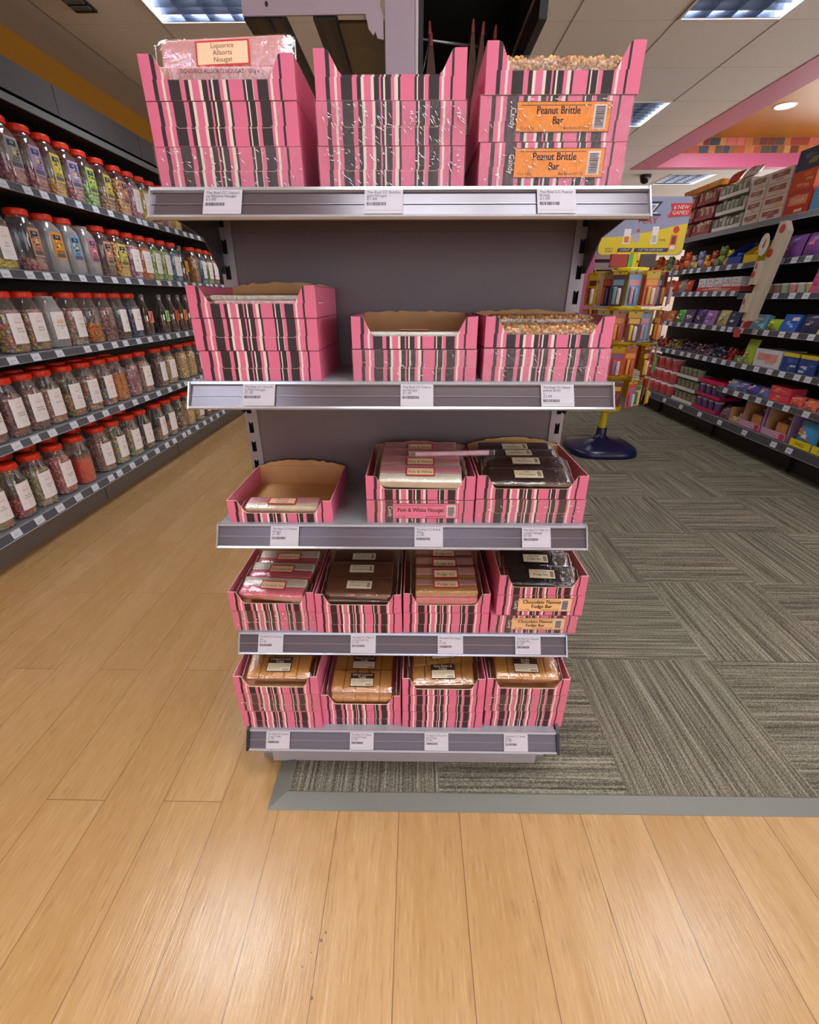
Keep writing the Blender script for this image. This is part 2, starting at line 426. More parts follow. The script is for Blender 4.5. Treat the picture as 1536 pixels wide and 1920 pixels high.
wb.box(XL, -2.3, YB - .1, YB, 0, ZC, m_tan).box(4.6, XR, YB - .1, YB, 0, ZC, m_tan).box(-2.3, 4.6, YB - .1, YB, 0, 0.5, m_tan).box(-2.3, 4.6, YB - .1, YB, 2.5, ZC, m_tan)
struct(wb.build('wall_back'), 'front wall of the shop behind the camera')
sw = MB(); m_day = P('daylit street beyond the glass', (205, 222, 245), 0.5, var=0, emit=((205, 222, 245), SHOPFRONT))
sw.box(-2.3, 4.6, YB - .08, YB - .06, 0.5, 2.5, m_day)
for x in (-2.3, -0.6, 1.1, 2.8, 4.56): sw.box(x, x + .04, YB - .06, YB, .5, 2.5, P('window bar', (60, 60, 62), .4))
struct(sw.build('window_1'), 'shopfront window behind the camera')
# pink pillar at the far end
struct(MB().box(2.13, 2.235, 6.5, 6.62, 0.004, ZC, P('pink pillar paint', (232, 118, 178), 0.5)).build('trim_3'), 'slim pink pillar beyond the yellow stand')
sl = MB(); m_sl = P('grey slat metal', (150, 140, 138), 0.5)
for k in range(14): sl.box(2.27, 2.95, 6.72, 6.8, 0.1 + k * .12, 0.18 + k * .12, m_sl)
sl.box(2.27, 2.95, 6.79, 6.82, 0.004, 1.86, P('grey slat backing', (90, 84, 84), .6))
struct(sl.build('trim_4'), 'grey slatted panel beside the pink pillar')

# ================================================================ CEILING FITTINGS
m_al = P('bright aluminium louvre', (158, 166, 182), 0.16, 1.0, var=0); m_wf = P('white fitting frame', (232, 232, 232), 0.4)
m_tube = P('fluorescent tube', (255, 255, 255), 0.5, var=0, emit=((235, 242, 255), 5.0))
def louvre_meshes():
    fr = MB(); a, b = 0.296, 0.282
    fr.box(-a, a, -a, -b, -.006, .11, m_wf).box(-a, a, b, a, -.006, .11, m_wf).box(-a, -b, -b, b, -.006, .11, m_wf).box(b, a, -b, b, -.006, .11, m_wf)
    fr.box(-b, b, -b, b, .10, .11, m_wf)
    lo = MB(); n = 4; st = 2 * b / n
    for i in range(n + 1):
        x = -b + i * st
        if 0 < i < n: lo.prism([(x - .012, .062), (x, .0), (x + .012, .062)], 1, -b, b, m_al)
    for i in range(1, 8):
        y = -b + i * 2 * b / 8; lo.prism([(y - .007, .06), (y, .001), (y + .007, .06)], 0, -b, b, m_al)
    lo.box(-b, b, -b, -b + .002, 0, .06, m_al).box(-b, b, b - .002, b, 0, .06, m_al)
    tu = MB()
    for i in range(n): tu.tube((-b + (i + .5) * st, -b + .02, .085), (-b + (i + .5) * st, b - .02, .085), .011, m_tube)
    return fr.mesh('frame'), lo.mesh('louvre'), tu.mesh('tube')
FM = louvre_meshes()
def fit_label(x, y):
    side = {-1.202: 'left of the centre rack', 1.798: 'right of the centre rack', 0.598: 'over the camera to the right', -0.002: 'over the camera to the left', 3.598: 'far right', 3.898: 'over the right aisle'}[x]
    d = 'nearest the shopfront' if y < -2 else 'unseen, near the shopfront' if y < -1 else 'added unseen behind the camera' if y < -.6 else 'behind the camera' if y < 0 else 'just over the camera line' if y < 1 else 'overhead' if y < 2.5 else 'first in view' if y < 4 else 'second in view' if y < 6 else 'farthest'
    return 'square louvred fluorescent ceiling light, %s, %s' % (side, d)
for fx, fy in FIX:
    t_ = thing('ceiling_light', fit_label(fx, fy), 'ceiling light', (fx, fy, ZC), group='louvred ceiling lights')
    for nm, me in zip(('frame', 'louvre', 'tube'), FM): link(nm, me, t_)
    ld = bpy.data.lights.new('lamp', 'AREA'); ld.shape = 'SQUARE'; ld.size = 0.54; ld.energy = LAMP_W * (1.3 if fx < -1 else 1.0); ld.color = (0.955, 0.975, 1.0)
    lo_ = bpy.data.objects.new('lamp', ld); COL.objects.link(lo_); lo_.parent = t_; lo_.location = (0, 0, 0.066)
# round downlight in the orange bay
t_ = thing('downlight', 'round white downlight glowing in the orange ceiling bay', 'ceiling light', (3.69, 5.90, ZB))
MB().lathe([(.075, 0), (.10, -.008), (.105, -.002), (.105, 0)], 24, m_wf).build('trim_ring', t_)
MB().lathe([(.001, -.006), (.085, -.006), (.085, -.002)], 24, P('glowing diffuser', (255, 255, 255), .5, var=0, emit=((255, 250, 240), 12.0))).build('diffuser', t_)
ld = bpy.data.lights.new('lamp', 'AREA'); ld.shape = 'DISK'; ld.size = .15; ld.energy = 14; ld.color = (1, .93, .85)
lo_ = bpy.data.objects.new('lamp', ld); COL.objects.link(lo_); lo_.parent = t_; lo_.location = (0, 0, -.02)
t_ = thing('downlight', 'second round downlight of the orange bay, nearer and out of frame', 'ceiling light', (4.6, 3.6, ZB))
MB().lathe([(.001, -.006), (.085, -.006), (.085, -.002)], 24, _M['glowing diffuser']).build('diffuser', t_)
ld = bpy.data.lights.new('lamp', 'AREA'); ld.shape = 'DISK'; ld.size = .15; ld.energy = 14; ld.color = (1, .93, .85)
lo_ = bpy.data.objects.new('lamp', ld); COL.objects.link(lo_); lo_.parent = t_; lo_.location = (0, 0, -.02)
# dome camera and vent
t_ = thing('security_camera', 'small black dome camera under the ceiling near the pink rim', 'camera', (2.99, 7.27, ZC))
MB().lathe([(.07, -.03), (.07, 0)], 20, P('black plastic', (22, 20, 22), .35)).build('housing', t_)
MB().lathe([(.002, -.10), (.03, -.094), (.052, -.075), (.062, -.05), (.064, -.03)], 20, P('smoked dome', (30, 26, 30), .12)).build('dome', t_)
t_ = thing('ceiling_vent', 'small dark louvred vent in the ceiling above the jar shelves', 'vent', (-1.85, 3.27, ZC))
MB().box(-.06, .06, -.2, .2, -.012, 0, P('black vent metal', (38, 36, 36), .5)).build('frame', t_)
v_ = MB()
for k in range(6): v_.box(-.05, .05, -.17 + k * .06, -.14 + k * .06, -.018, -.012, P('grey vent slat', (110, 108, 106), .5))
v_.build('slats', t_)
# ================================================================ CENTRE END RACK
m_met = P('grey powder coated steel', (148, 140, 144), 0.42, 0.25, var=0.02, scale=8)
m_shelf = P('pale grey shelf steel', (158, 166, 172), 0.35, 0.35, var=0.02, scale=8)
m_panel = P('grey back panel', (108, 94, 94), 0.45, 0.1, var=0.03, scale=6)
m_rail = P('glossy ticket strip', (88, 78, 84), 0.24, 0.15, var=0.02, scale=20)
m_lip = P('bright strip lip', (176, 176, 182), 0.25, 0.5, var=0)
m_dark = P('dark slot', (10, 10, 10), 0.7, var=0)
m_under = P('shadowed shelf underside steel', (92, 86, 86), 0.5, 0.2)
m_tick = P('paper price ticket', (190, 186, 196), 0.55, var=0.02)
m_ink = P('printed ink', (52, 48, 56), 0.7, var=0)
UX0, UX1 = -0.435, 0.3755
unit = thing('shelving_unit', 'grey steel end shelving rack stacked with pink striped sweet boxes', 'shelving', (0, 0, 0))
pn = MB(); pn.box(UX0 + .03, UX1 - .03, 1.151, 1.161, 0.09, 1.44, m_panel)
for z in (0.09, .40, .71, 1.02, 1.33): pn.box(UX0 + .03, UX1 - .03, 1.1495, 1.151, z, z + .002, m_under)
pn.build('back_panel', unit)
for sx in (UX0, UX1):
    u = MB(); a = sx if sx < 0 else sx - .032; b = a + .032
    cx_ = (a + b) / 2 + (-.003 if sx < 0 else .003); hw = .0058
    u.box(a, cx_ - hw, 1.147, 1.149, 0, 1.45, m_met).box(cx_ + hw, b, 1.147, 1.149, 0, 1.45, m_met)
    u.box(a, a + .002, 1.149, 1.20, 0, 1.45, m_met).box(b - .002, b, 1.149, 1.20, 0, 1.45, m_met).box(a, b, 1.199, 1.20, 0, 1.45, m_met)
    u.box(a + .002, b - .002, 1.165, 1.168, 0, 1.45, m_dark)
    z0 = 1.2665 - .0505 * 25
    z = z0; prev = 0.0
    while z < 1.45:
        lo_z = z - .0275
        if lo_z > prev: u.box(cx_ - hw, cx_ + hw, 1.147, 1.149, prev, lo_z, m_met)
        u.add([(cx_ - .0025, 1.1469, z + .0001), (cx_ + .0025, 1.1469, z + .0001), (cx_, 1.1469, z - .004)], [(0, 1, 2)], m_met)
        prev = z; z += .0505
    u.box(cx_ - hw, cx_ + hw, 1.147, 1.149, prev, 1.45, m_met)
    u.build('upright', unit)
TK = {}
def ticket(text, par, x, y, z, tilt, w_=.0625, h=.044):
    if text not in TK:
        m = MB(); m.box(-w_/2, w_/2, -.0006, 0, -h/2, h/2, m_tick)
        ls = text.split('|'); R_ = (1, 0, 0); U_ = (0, 0, 1)
        for i, s_ in enumerate(ls): m.text(s_, .0068, (-w_/2 + .004, -.0009, h/2 - .0085 - i * .006), R_, U_, m_ink, 0.95, 'LEFT', maxw=.054)
        zz = h/2 - .0085 - len(ls) * .006
        m.text('£1.00', .0074, (-w_/2 + .004, -.0009, zz), R_, U_, m_ink, 1, 'LEFT')
        rr = random.Random(len(text)); xx = -w_/2 + .004
        while xx < .003:
            b_ = rr.choice((.0006, .001, .0014)); m.box(xx, xx + b_, -.0009, -.0006, zz - .009, zz - .0035, m_ink); xx += b_ + rr.choice((.0006, .001))
        m.box(-w_/2, w_/2, -.0008, -.0006, -h/2 + .0055, -h/2 + .006, P('ticket rule', (170, 168, 180), .6))
        TK[text] = m.mesh('price_ticket')
    o = link('price_ticket', TK[text], par); o.location = (x, y, z); o.rotation_euler = (tilt, 0, 0)
    return o
RC = 'The Real CC '
SH = [ # z top, front y, tickets (x px -> world x), labels
 (1.365, .897, [(-.315, RC + 'Liquori|ce Allsorts Nougat'), (-.053, RC + 'Bubble|gum Nougat'), (.226, RC + 'Peanut|Brittle')]),
 (1.056, .897, [(-.300, RC + 'Chocola|te Mint Nougat'), (.003, RC + 'Cherry|ies Nougat'), (.270, RC + 'Salted|peanut Brittl|e')]),
 (0.750, .897, [(-.286, RC + 'Peanut|Nougat'), (.031, RC + 'Pink &|White'), (.266, RC + 'Milk Ch|ocolate Nougat')]),
 (0.448, .897, [(-.356, RC + 'Coconut|Ice'), (-.126, RC + 'Milk Ch|oc Coconut Ice'), (.090, RC + 'Fudge I|ce'), (.281, RC + 'Chocola|te Fudge Bar')]),
 (0.170, .842, [(-.357, RC + 'Clotted|Cream Fudge'), (-.136, RC + 'Salted|Caramel Fudge'), (.060, RC + 'Rum & R|aisin Fudge'), (.268, RC + 'Vanilla|Fudge')])]
TILT = math.atan2(.027, .0425)
for k, (z, fy, tk) in enumerate(SH):
    m = MB(); m.box(UX0 + .004, UX1 - .004, fy + .002, 1.146, z - .003, z, m_shelf)
    m.box(UX0 + .004, UX1 - .004, fy + .002, fy + .008, z - .032, z - .003, m_shelf)
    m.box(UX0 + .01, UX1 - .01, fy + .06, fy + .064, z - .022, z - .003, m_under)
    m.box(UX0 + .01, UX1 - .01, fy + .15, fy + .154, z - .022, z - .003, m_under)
    sh = m.build('shelf', unit)
    r = MB(); zt = z - .0035; d = .003
    # tilted strip: face, top curl, bottom lip, mid groove
    ya, yb, zb = fy - .001, fy - .028, zt - .0425
    r.prism([(ya, zt), (yb, zb), (yb + .004, zb - .0015), (ya + .004, zt - .002)], 0, UX0 + .001, UX1 - .001, m_rail)
    r.prism([(ya + .006, zt + .003), (ya - .004, zt + .0035), (ya - .0062, zt - .001), (ya - .0035, zt - .0045), (ya + .003, zt - .0005)], 0, UX0, UX1, m_lip)
    r.prism([(yb + .0035, zb + .0008), (yb - .0022, zb + .0042), (yb - .005, zb + .001), (yb - .002, zb - .0025), (yb + .006, zb - .003)], 0, UX0, UX1, m_lip)
    q = .52; r.prism([(ya + (yb - ya) * q - .0006, zt + (zb - zt) * q + .0011), (ya + (yb - ya) * (q + .02) - .0008, zt + (zb - zt) * (q + .02) + .0008), (ya + (yb - ya) * q + .002, zt + (zb - zt) * q)], 0, UX0 + .002, UX1 - .002, P('strip groove line', (128, 120, 126), .3, .2))
    r.build('price_rail', sh)
    for sx in (UX0 - .001, UX1 - .001):
        c = MB(); e_ = .004 if k == 4 else 0; c.prism([(ya + .02, zt + .012 + e_) if k == 4 else (ya + .008, zt + .004), (ya - .007, zt + .004), (yb - .006, zb), (yb + .006, zb - .005), (ya + .01, zb)], 0, sx - (e_ if sx < 0 else 0), sx + .003 + (e_ if sx > 0 else 0), m_lip if k < 4 else P('black end clip', (24, 24, 28), .4))
        c.build('rail_end_cap', sh)
    for tx, s_ in tk:
        f = .5; ticket(s_, sh, tx, ya + (yb - ya) * f - .0035, zt + (zb - zt) * f + .0022, -TILT)
    if k < 4:
        for sx in (UX0 + .004, UX1 - .007):
            b_ = MB(); b_.prism([(fy + .01, z - .003), (fy + .01, z - .03), (1.06, z - .055), (1.125, z - .115), (1.147, z - .115), (1.147, z - .003)], 0, sx, sx + .003, P('dark shelf bracket', (70, 64, 66), .45, .2))
            b_.build('bracket', sh)
kp = MB(); m_kp = P('pale kick steel', (186, 180, 184), .4, .1); kp.box(-.40, .345, .8715, .875, 0.002, .135, m_kp); kp.box(-.425, .366, .876, .880, 0.03, .135, m_kp)
for x in (-.424, -.410): kp.box(x, x + .006, .8745, .8757, .108, .118, m_dark)
for x in (.349, .359): kp.box(x, x + .005, .8745, .8757, .098, .118, m_dark)
kp.build('kick_plate', unit)
for sx in (UX0 + .005, UX1 - .035):
    MB().box(sx, sx + .03, .882, 1.19, 0.0, .135, m_met).build('foot', unit)

# ================================================================ CARTONS
def band(m, pts, wd, y, mat_):
    for (a, b), (c, d) in zip(pts, pts[1:]):
        l_ = math.hypot(c - a, d - b); nx, nz = -(d - b) / l_ * wd, (c - a) / l_ * wd
        m.quad([(a - nx, y, b - nz), (c - nx, y, d - nz), (c + nx, y, d + nz), (a + nx, y, b + nz)], mat_)
def front_poly(W, H, cut, lean=0.0):
    u = [(0, 0), (1, 0), (1, 1.0), (.925, 1.0), (.905, .97), (.845, cut + .08), (.82, cut), (.18, cut), (.155, cut + .08), (.095, .97), (.075, 1.0), (0, 1.0)]
    return [(a * W, b * H) for a, b in u]
def face_uv(m, pts, y, W, H, mat_, flip=False):
    v = [(a, y, b) for a, b in pts]; uv = [(min(.9999, max(0, a / W)), b / H) for a, b in pts]
    if flip: v = v[::-1]; uv = uv[::-1]
    m.add(v, [tuple(range(len(v)))], mat_, [uv])
def carton(label, x0, x1, z, y0, H, D=.23, kind='closed', cut=.5, film=False, endlabel=None, torn=False, group='pink striped sweet boxes', flare=0, kraft_top=False):
    W = x1 - x0; t = .0022
    y0 += random.uniform(-.0018, .0018); H -= .0011
    e = thing('sweet_box', label, 'box', (x0, y0, z), group=group)
    m = MB(); op = kind == 'open'
    if op:
        fp = front_poly(W, H, cut)
        face_uv(m, fp, 0, W, H, M_STRIPE)
        face_uv(m, fp, t, W, H, M_PINK, True)
        n = len(fp)
        for i in range(n):
            a, b = fp[i], fp[(i + 1) % n]
            m.quad([(a[0], 0, a[1]), (a[0], t, a[1]), (b[0], t, b[1]), (b[0], 0, b[1])], M_EDGE)
        m.box(0, t, t, D - t, 0, H, M_PINK); m.box(W - t, W, t, D - t, 0, H, M_PINK)
        m.box(0, t, t, D - t, H - .0008, H + .0006, P('pale pink board edge', (232, 150, 176), .6)); m.box(W - t, W, t, D - t, H - .0008, H + .0006, _M['pale pink board edge'])
        m.box(0, W, D - t, D, 0, H, M_PINK); m.box(t, W - t, D - 2 * t, D - t, t, H, M_KRAFT)
        m.box(t, W - t, t, D - 2 * t, 0.0003, t, M_KRAFT)
    else:
        face_uv(m, [(0, 0), (W, 0), (W, H), (0, H)], 0, W, H, M_STRIPE)
        m.box(0, W, 0, D, 0, H, M_PINK, skip='f')
        if not endlabel:
            c = .42 * H; band(m, [(.10 * W, H * .97), (.14 * W, H * .80), (.165 * W, c + .08 * H), (.19 * W, c), (.81 * W, c), (.835 * W, c + .08 * H), (.88 * W, H * .80), (.90 * W, H * .97)], .0003, -.0002, P('perforation line', (214, 180, 172), .6, var=0))
    m.build('carton', e)
    if torn:
        f_ = MB(); top = [0.0]; rr = random.Random(label); xx = 0.06
        pts = [(.0, 0)]
        while xx < .94:
            hgt = math.sin(PI * min(1, max(0, (xx - .04) / .9))) ** .5 * torn + rr.uniform(-.0022, .0022); pts.append((xx * W, max(.002, hgt))); xx += rr.uniform(.03, .06)
        pts.append((W, 0))
        f_.prism([(a, H + b) for a, b in pts], 1, D - t * .9, D - t * .1, M_KRAFT)
        f_.build('torn_flap', e)
    if endlabel:
        bg, txt, dark = endlabel
        l_ = MB(); a0, a1 = .245 * W, .86 * W; b0, b1 = .22 * H, .86 * H
        l_.box(.175 * W, .245 * W, -.0006, 0, 0, H, P('dark brand band', (70, 56, 60), .45))
        l_.text('Candy', .0125, (.203 * W, -.0009, H * .52), (0, 0, -1), (1, 0, 0), P('white print', (236, 228, 226), .5), .8)
        l_.box(a0 - .001, a1 + .001, -.0006, 0, b0 - .001, b1 + .001, P('label keyline', dark, .5)); l_.box(a0, a1, -.001, 0, b0, b1, P('label ground %s' % txt[0], bg, .4, var=.02))
        mi = P('label print', (58, 26, 24), .5, var=0); cxx = a0 + (a1 - a0) * (.44 if len(txt) > 1 else .42)
        sz = (b1 - b0) * .385
        for i, s_ in enumerate(txt * 3):
            i = i % len(txt); cxx += .00016
            zz = b0 + (b1 - b0) * ((.60 - i * .34) if len(txt) > 1 else .45)
            l_.text(s_, sz, (cxx, -.0013, zz), (1, 0, 0), (0, 0, 1), mi, .88, maxw=(a1 - a0) * .74)
        l_.text('12 x 100g', sz * .40, (a0 + .006, -.0013, b0 + .0025), (1, 0, 0), (0, 0, 1), mi, 1, 'LEFT')
        l_.text('Best Before 01/11/22', sz * .40, (a1 - .03, -.0013, b0 + .0025), (1, 0, 0), (0, 0, 1), mi, 1, 'RIGHT', maxw=.04)
        l_.box(a0 + .006, a1 - .03, -.0012, -.001, b1 - .0042, b1 - .0034, mi)
        bw0, bw1 = a1 - .026, a1 - .006
        l_.box(bw0, bw1, -.0013, 0, b0 + .003, b1 - .003, P('barcode ground', (226, 214, 216), .5))
        zz = b0 + .005; rr = random.Random(4)
        while zz < b1 - .006:
            h_ = rr.choice((.0005, .0009, .0013)); l_.box(bw0 + .003, bw1 - .003, -.0016, -.0013, zz, zz + h_, m_ink); zz += h_ + rr.choice((.0006, .0009))
        l_.build('product_label', e)
    if film:
        g = MB(); nx, nz = 46, 12; o = .0016; rr = random.Random(label + 'f')
        ph = [(rr.uniform(60, 300), rr.uniform(60, 420), rr.uniform(0, 6)) for _ in range(6)]
        def dy(x, zz):
            v = sum(math.sin(x * a + zz * b + c) for a, b, c in ph) / 6
            return -.0012 * abs(v) - .0006 * rr.random()
        vs_ = [(-o + (W + 2 * o) * i / nx, -o + dy(i / nx * W, j / nz * H), (H + o) * j / nz) for j in range(nz + 1) for i in range(nx + 1)]
        g.add(vs_, [(j*(nx+1)+i, j*(nx+1)+i+1, (j+1)*(nx+1)+i+1, (j+1)*(nx+1)+i) for j in range(nz) for i in range(nx)], M_FILM, smooth=True)
        g.box(-o, W + o, -o, D + o, 0, H + o, M_FILM, skip='fd')
        # crinkled seam ridges on the film
        ms = P('raised film crease', (236, 236, 240), .12, 1.0, var=0)
        zz = H * .62
        for _ in range(int(film * (1.8 if not endlabel else .8))):
            xa = rr.uniform(.03, .97) * W; za = rr.uniform(.1, .95) * H; an = rr.uniform(-1.2, -.5) if rr.random() < .75 else rr.uniform(-.2, .2); ll = rr.uniform(.003, .010)
            xb = min(W, max(0, xa + math.cos(an) * ll)); zb_ = min(H, max(0, za + math.sin(an) * ll))
            g.tube((xa, -o - .0012, za), (xb, -o - .0012, zb_), .0005, ms, 5)
        g.build('shrink_film', e)
    return e
PB = ((246, 146, 8), ['Peanut Brittle', 'Bar'], (60, 36, 20)); CF = ((244, 196, 140), ['Chocolate Flavour', 'Fudge Bar'], (150, 60, 50)); PW = ((236, 118, 158), ['Pink & White Nougat'], (110, 30, 50))
Z1, Z2, Z3, Z4, Z5 = 1.365, 1.056, .750, .448, .170
TRAY = {}
def C(key, *a, **k): TRAY[key] = (carton(*a, **k), a, k)
h1 = .0562
C('1a0', 'film-wrapped box, bottom of the left stack on the top shelf', -.422, -.186, Z1, .905, h1, film=26)
C('1a1', 'unwrapped closed striped box, middle of the left stack on the top shelf', -.422, -.187, Z1 + h1, .905, h1 + .001)
C('1a2', 'open striped tray of liquorice nougat, top of the left stack on the top shelf', -.422, -.187, Z1 + 2*h1 + .001, .905, h1, kind='open', cut=.45)
C('1b0', 'film-wrapped box, bottom of the middle stack on the top shelf', -.158, .077, Z1, .905, h1, film=40)
C('1b1', 'film-wrapped box, second up in the middle stack on the top shelf', -.157, .077, Z1 + h1, .905, h1, film=60)
C('1b2', 'empty open tray with bare cut rim, top of the middle stack on the top shelf', -.156, .075, Z1 + 2*h1, .905, .062, kind='open', cut=.5)
C('1c0', 'orange labelled peanut brittle box, bottom of the right stack on the top shelf', .101, .332, Z1 + .001, .905, .0592, film=40, endlabel=PB)
C('1c1', 'wrapped box with orange peanut brittle label, second up on the top shelf', .098, .333, Z1 + .0605, .905, .0575, film=36, endlabel=PB)
C('1c2', 'open striped tray of peanut brittle bars, top of the right stack on the top shelf', .104, .338, Z1 + .1245 - .0065, .905, .063, kind='open', cut=.45)
C('2a0', 'closed striped box, bottom of the left stack on the second shelf', -.409, -.182, Z2, .903, .0552)
C('2a1', 'closed striped box, middle of the left stack on the second shelf', -.413, -.182, Z2 + .0553, .903, .0565)
C('2a2', 'open striped tray of pale bars, top of the left stack on the second shelf', -.414, -.182, Z2 + .112, .903, .0545, kind='open', cut=.44, torn=.012)
C('2b0', 'film-wrapped striped box under the middle tray on the second shelf', -.119, .115, Z2, .903, .058, film=10)
C('2b1', 'open striped tray of white nougat bars, middle of the second shelf', -.119, .114, Z2 + .0588, .903, .0565, kind='open', cut=.40, torn=.004)
C('2c0', 'film-wrapped striped box under the peanut tray on the second shelf', .129, .366, Z2, .903, .060, film=18)
C('2c1', 'open striped tray holding two nutty bars, right end of the second shelf', .129, .364, Z2 + .0612, .903, .0545, kind='open', cut=.42, torn=.006)
C('3a0', 'nearly empty open tray with one peanut nougat bar, left end of the middle shelf', -.411, -.182, Z3, .903, .053, kind='open', cut=.42, torn=.016)
C('3b0', 'wrapped box with pink and white nougat label on the middle shelf', -.105, .128, Z3, .903, .0545, film=8, endlabel=PW)
C('3b1', 'open tray of pink and white nougat bars on the middle shelf', -.105, .129, Z3 + .0553, .903, .055, kind='open', cut=.44, torn=.010)
C('3c0', 'film-wrapped striped box under the dark chocolate tray on the middle shelf', .133, .370, Z3, .903, .057, film=14)
C('3c1', 'open tray of dark chocolate nougat bars, right end of the middle shelf', .133, .368, Z3 + .0578, .903, .0545, kind='open', cut=.44, torn=.018)
C('4a0', 'film-wrapped striped box, bottom left of the fourth shelf', -.448, -.243, Z4, .899, .060, film=14)
C('4a1', 'open tray of pink and white coconut ice bars, left end of the fourth shelf', -.448, -.242, Z4 + .0608, .899, .056, kind='open', cut=.40)
C('4b0', 'closed striped box under the brown coconut ice tray on the fourth shelf', -.239, -.030, Z4, .894, .060)
C('4b1', 'open tray of brown chocolate coconut ice bars on the fourth shelf', -.238, -.031, Z4 + .0602, .894, .055, kind='open', cut=.44)
C('4c0', 'closed striped box under the fudge ice tray on the fourth shelf', -.026, .182, Z4, .896, .060)
C('4c1', 'open tray of pink and tan fudge ice bars on the fourth shelf', -.026, .182, Z4 + .0602, .896, .056, kind='open', cut=.40)
C('4d0', 'box with tan chocolate fudge label, bottom right of the fourth shelf', .188, .399, Z4, .900, .0535, endlabel=CF, film=4)
C('4d1', 'box with tan chocolate fudge label directly under the black fudge tray', .199, .407, Z4 + .0545, .900, .0585, endlabel=CF)
C('4d2', 'open tray of black wrapped chocolate fudge bars on the fourth shelf', .200, .406, Z4 + .1132, .900, .055, kind='open', cut=.40)
h5 = .0575
for i, (a, b, y_, n) in enumerate(((-.452, -.242, .845, 3), (-.240, -.034, .857, 2), (-.029, .180, .850, 3), (.185, .392, .855, 3))):
    nm = ('clotted cream fudge', 'salted caramel fudge', 'rum and raisin fudge', 'vanilla fudge')[i]
    hh = (.0595, .0535, .0572, .0565)[i]
    for j in range(n):
        if j == n - 1: C('5%s%d' % ('abcd'[i], j), 'open striped tray of %s slabs on the bottom shelf' % nm, a, b, Z5 + j * (hh + .0006), y_, hh - .001, kind='open', cut=(.40, .40, .36, .40)[i])
        else: C('5%s%d' % ('abcd'[i], j), 'closed striped box under the %s tray%s' % (nm, '' if n == 2 else (', resting on the bottom shelf', ', second from the bottom')[j]), a + (.003 if j == 0 and i in (0, 3) else 0), b, Z5 + j * (hh + .0006), y_, hh, film=(8 if (i in (0, 3) and j == 1) else 0))

# ================================================================ BARS
def mB(n, c, r=.5, var=.08, scale=60, bump=.3): return P(n, c, r, var=var, scale=scale, bump=bump)
SLAB = {
 'pinkwhite': (mB('white nougat', (240, 232, 212), .55), mB('pink nougat', (222, 150, 160), .55)),
 'white': (mB('white nougat', (0, 0, 0)), None), 'pinkice': (mB('pink coconut ice', (222, 110, 126), .7, bump=.8), mB('cream coconut ice', (226, 212, 194), .7, bump=.8)),
 'brownice': (mB('brown coconut ice', (104, 62, 42), .55, var=.2, bump=.8), None), 'fudgeice': (mB('tan fudge ice', (196, 142, 84), .6), mB('pale pink ice', (222, 158, 150), .6)),
 'choc': (mB('dark chocolate nougat', (64, 40, 36), .35), None), 'black': (mB('black bar wrapper', (38, 28, 30), .25), None),
 'fudge': (mB('tan fudge', (196, 136, 68), .5, scale=20), None), 'raisin': (mB('raisin fudge', (176, 122, 60), .5, var=.2, scale=45), None),
 'brittle': (mB('caramel brittle', (176, 112, 52), .3, var=.2, scale=80), None), 'liq': (mB('pale pink nougat', (232, 168, 172), .5), None),
 'peanut': (mB('peanut nougat', (226, 206, 180), .55, var=.12, scale=50), mB('pink peanut nougat', (220, 148, 150), .55)), 'mint': (mB('pale green nougat', (206, 200, 160), .5), None)}
m_nut = [P('peanut half', (208, 156, 96), .45), P('roasted peanut', (184, 124, 66), .45), P('light peanut', (224, 182, 126), .45)]
m_red = P('red label border', (206, 52, 62), .45); m_cream = P('cream label', (246, 214, 176), .5); m_redtx = P('red label print', (120, 46, 36), .5, var=0)
m_brl = P('dark brown label header', (62, 38, 30), .45); m_pap = P('pale label paper', (228, 214, 186), .5); m_greytx = P('small grey print', (150, 138, 116), .6, var=0)
_bar = {}
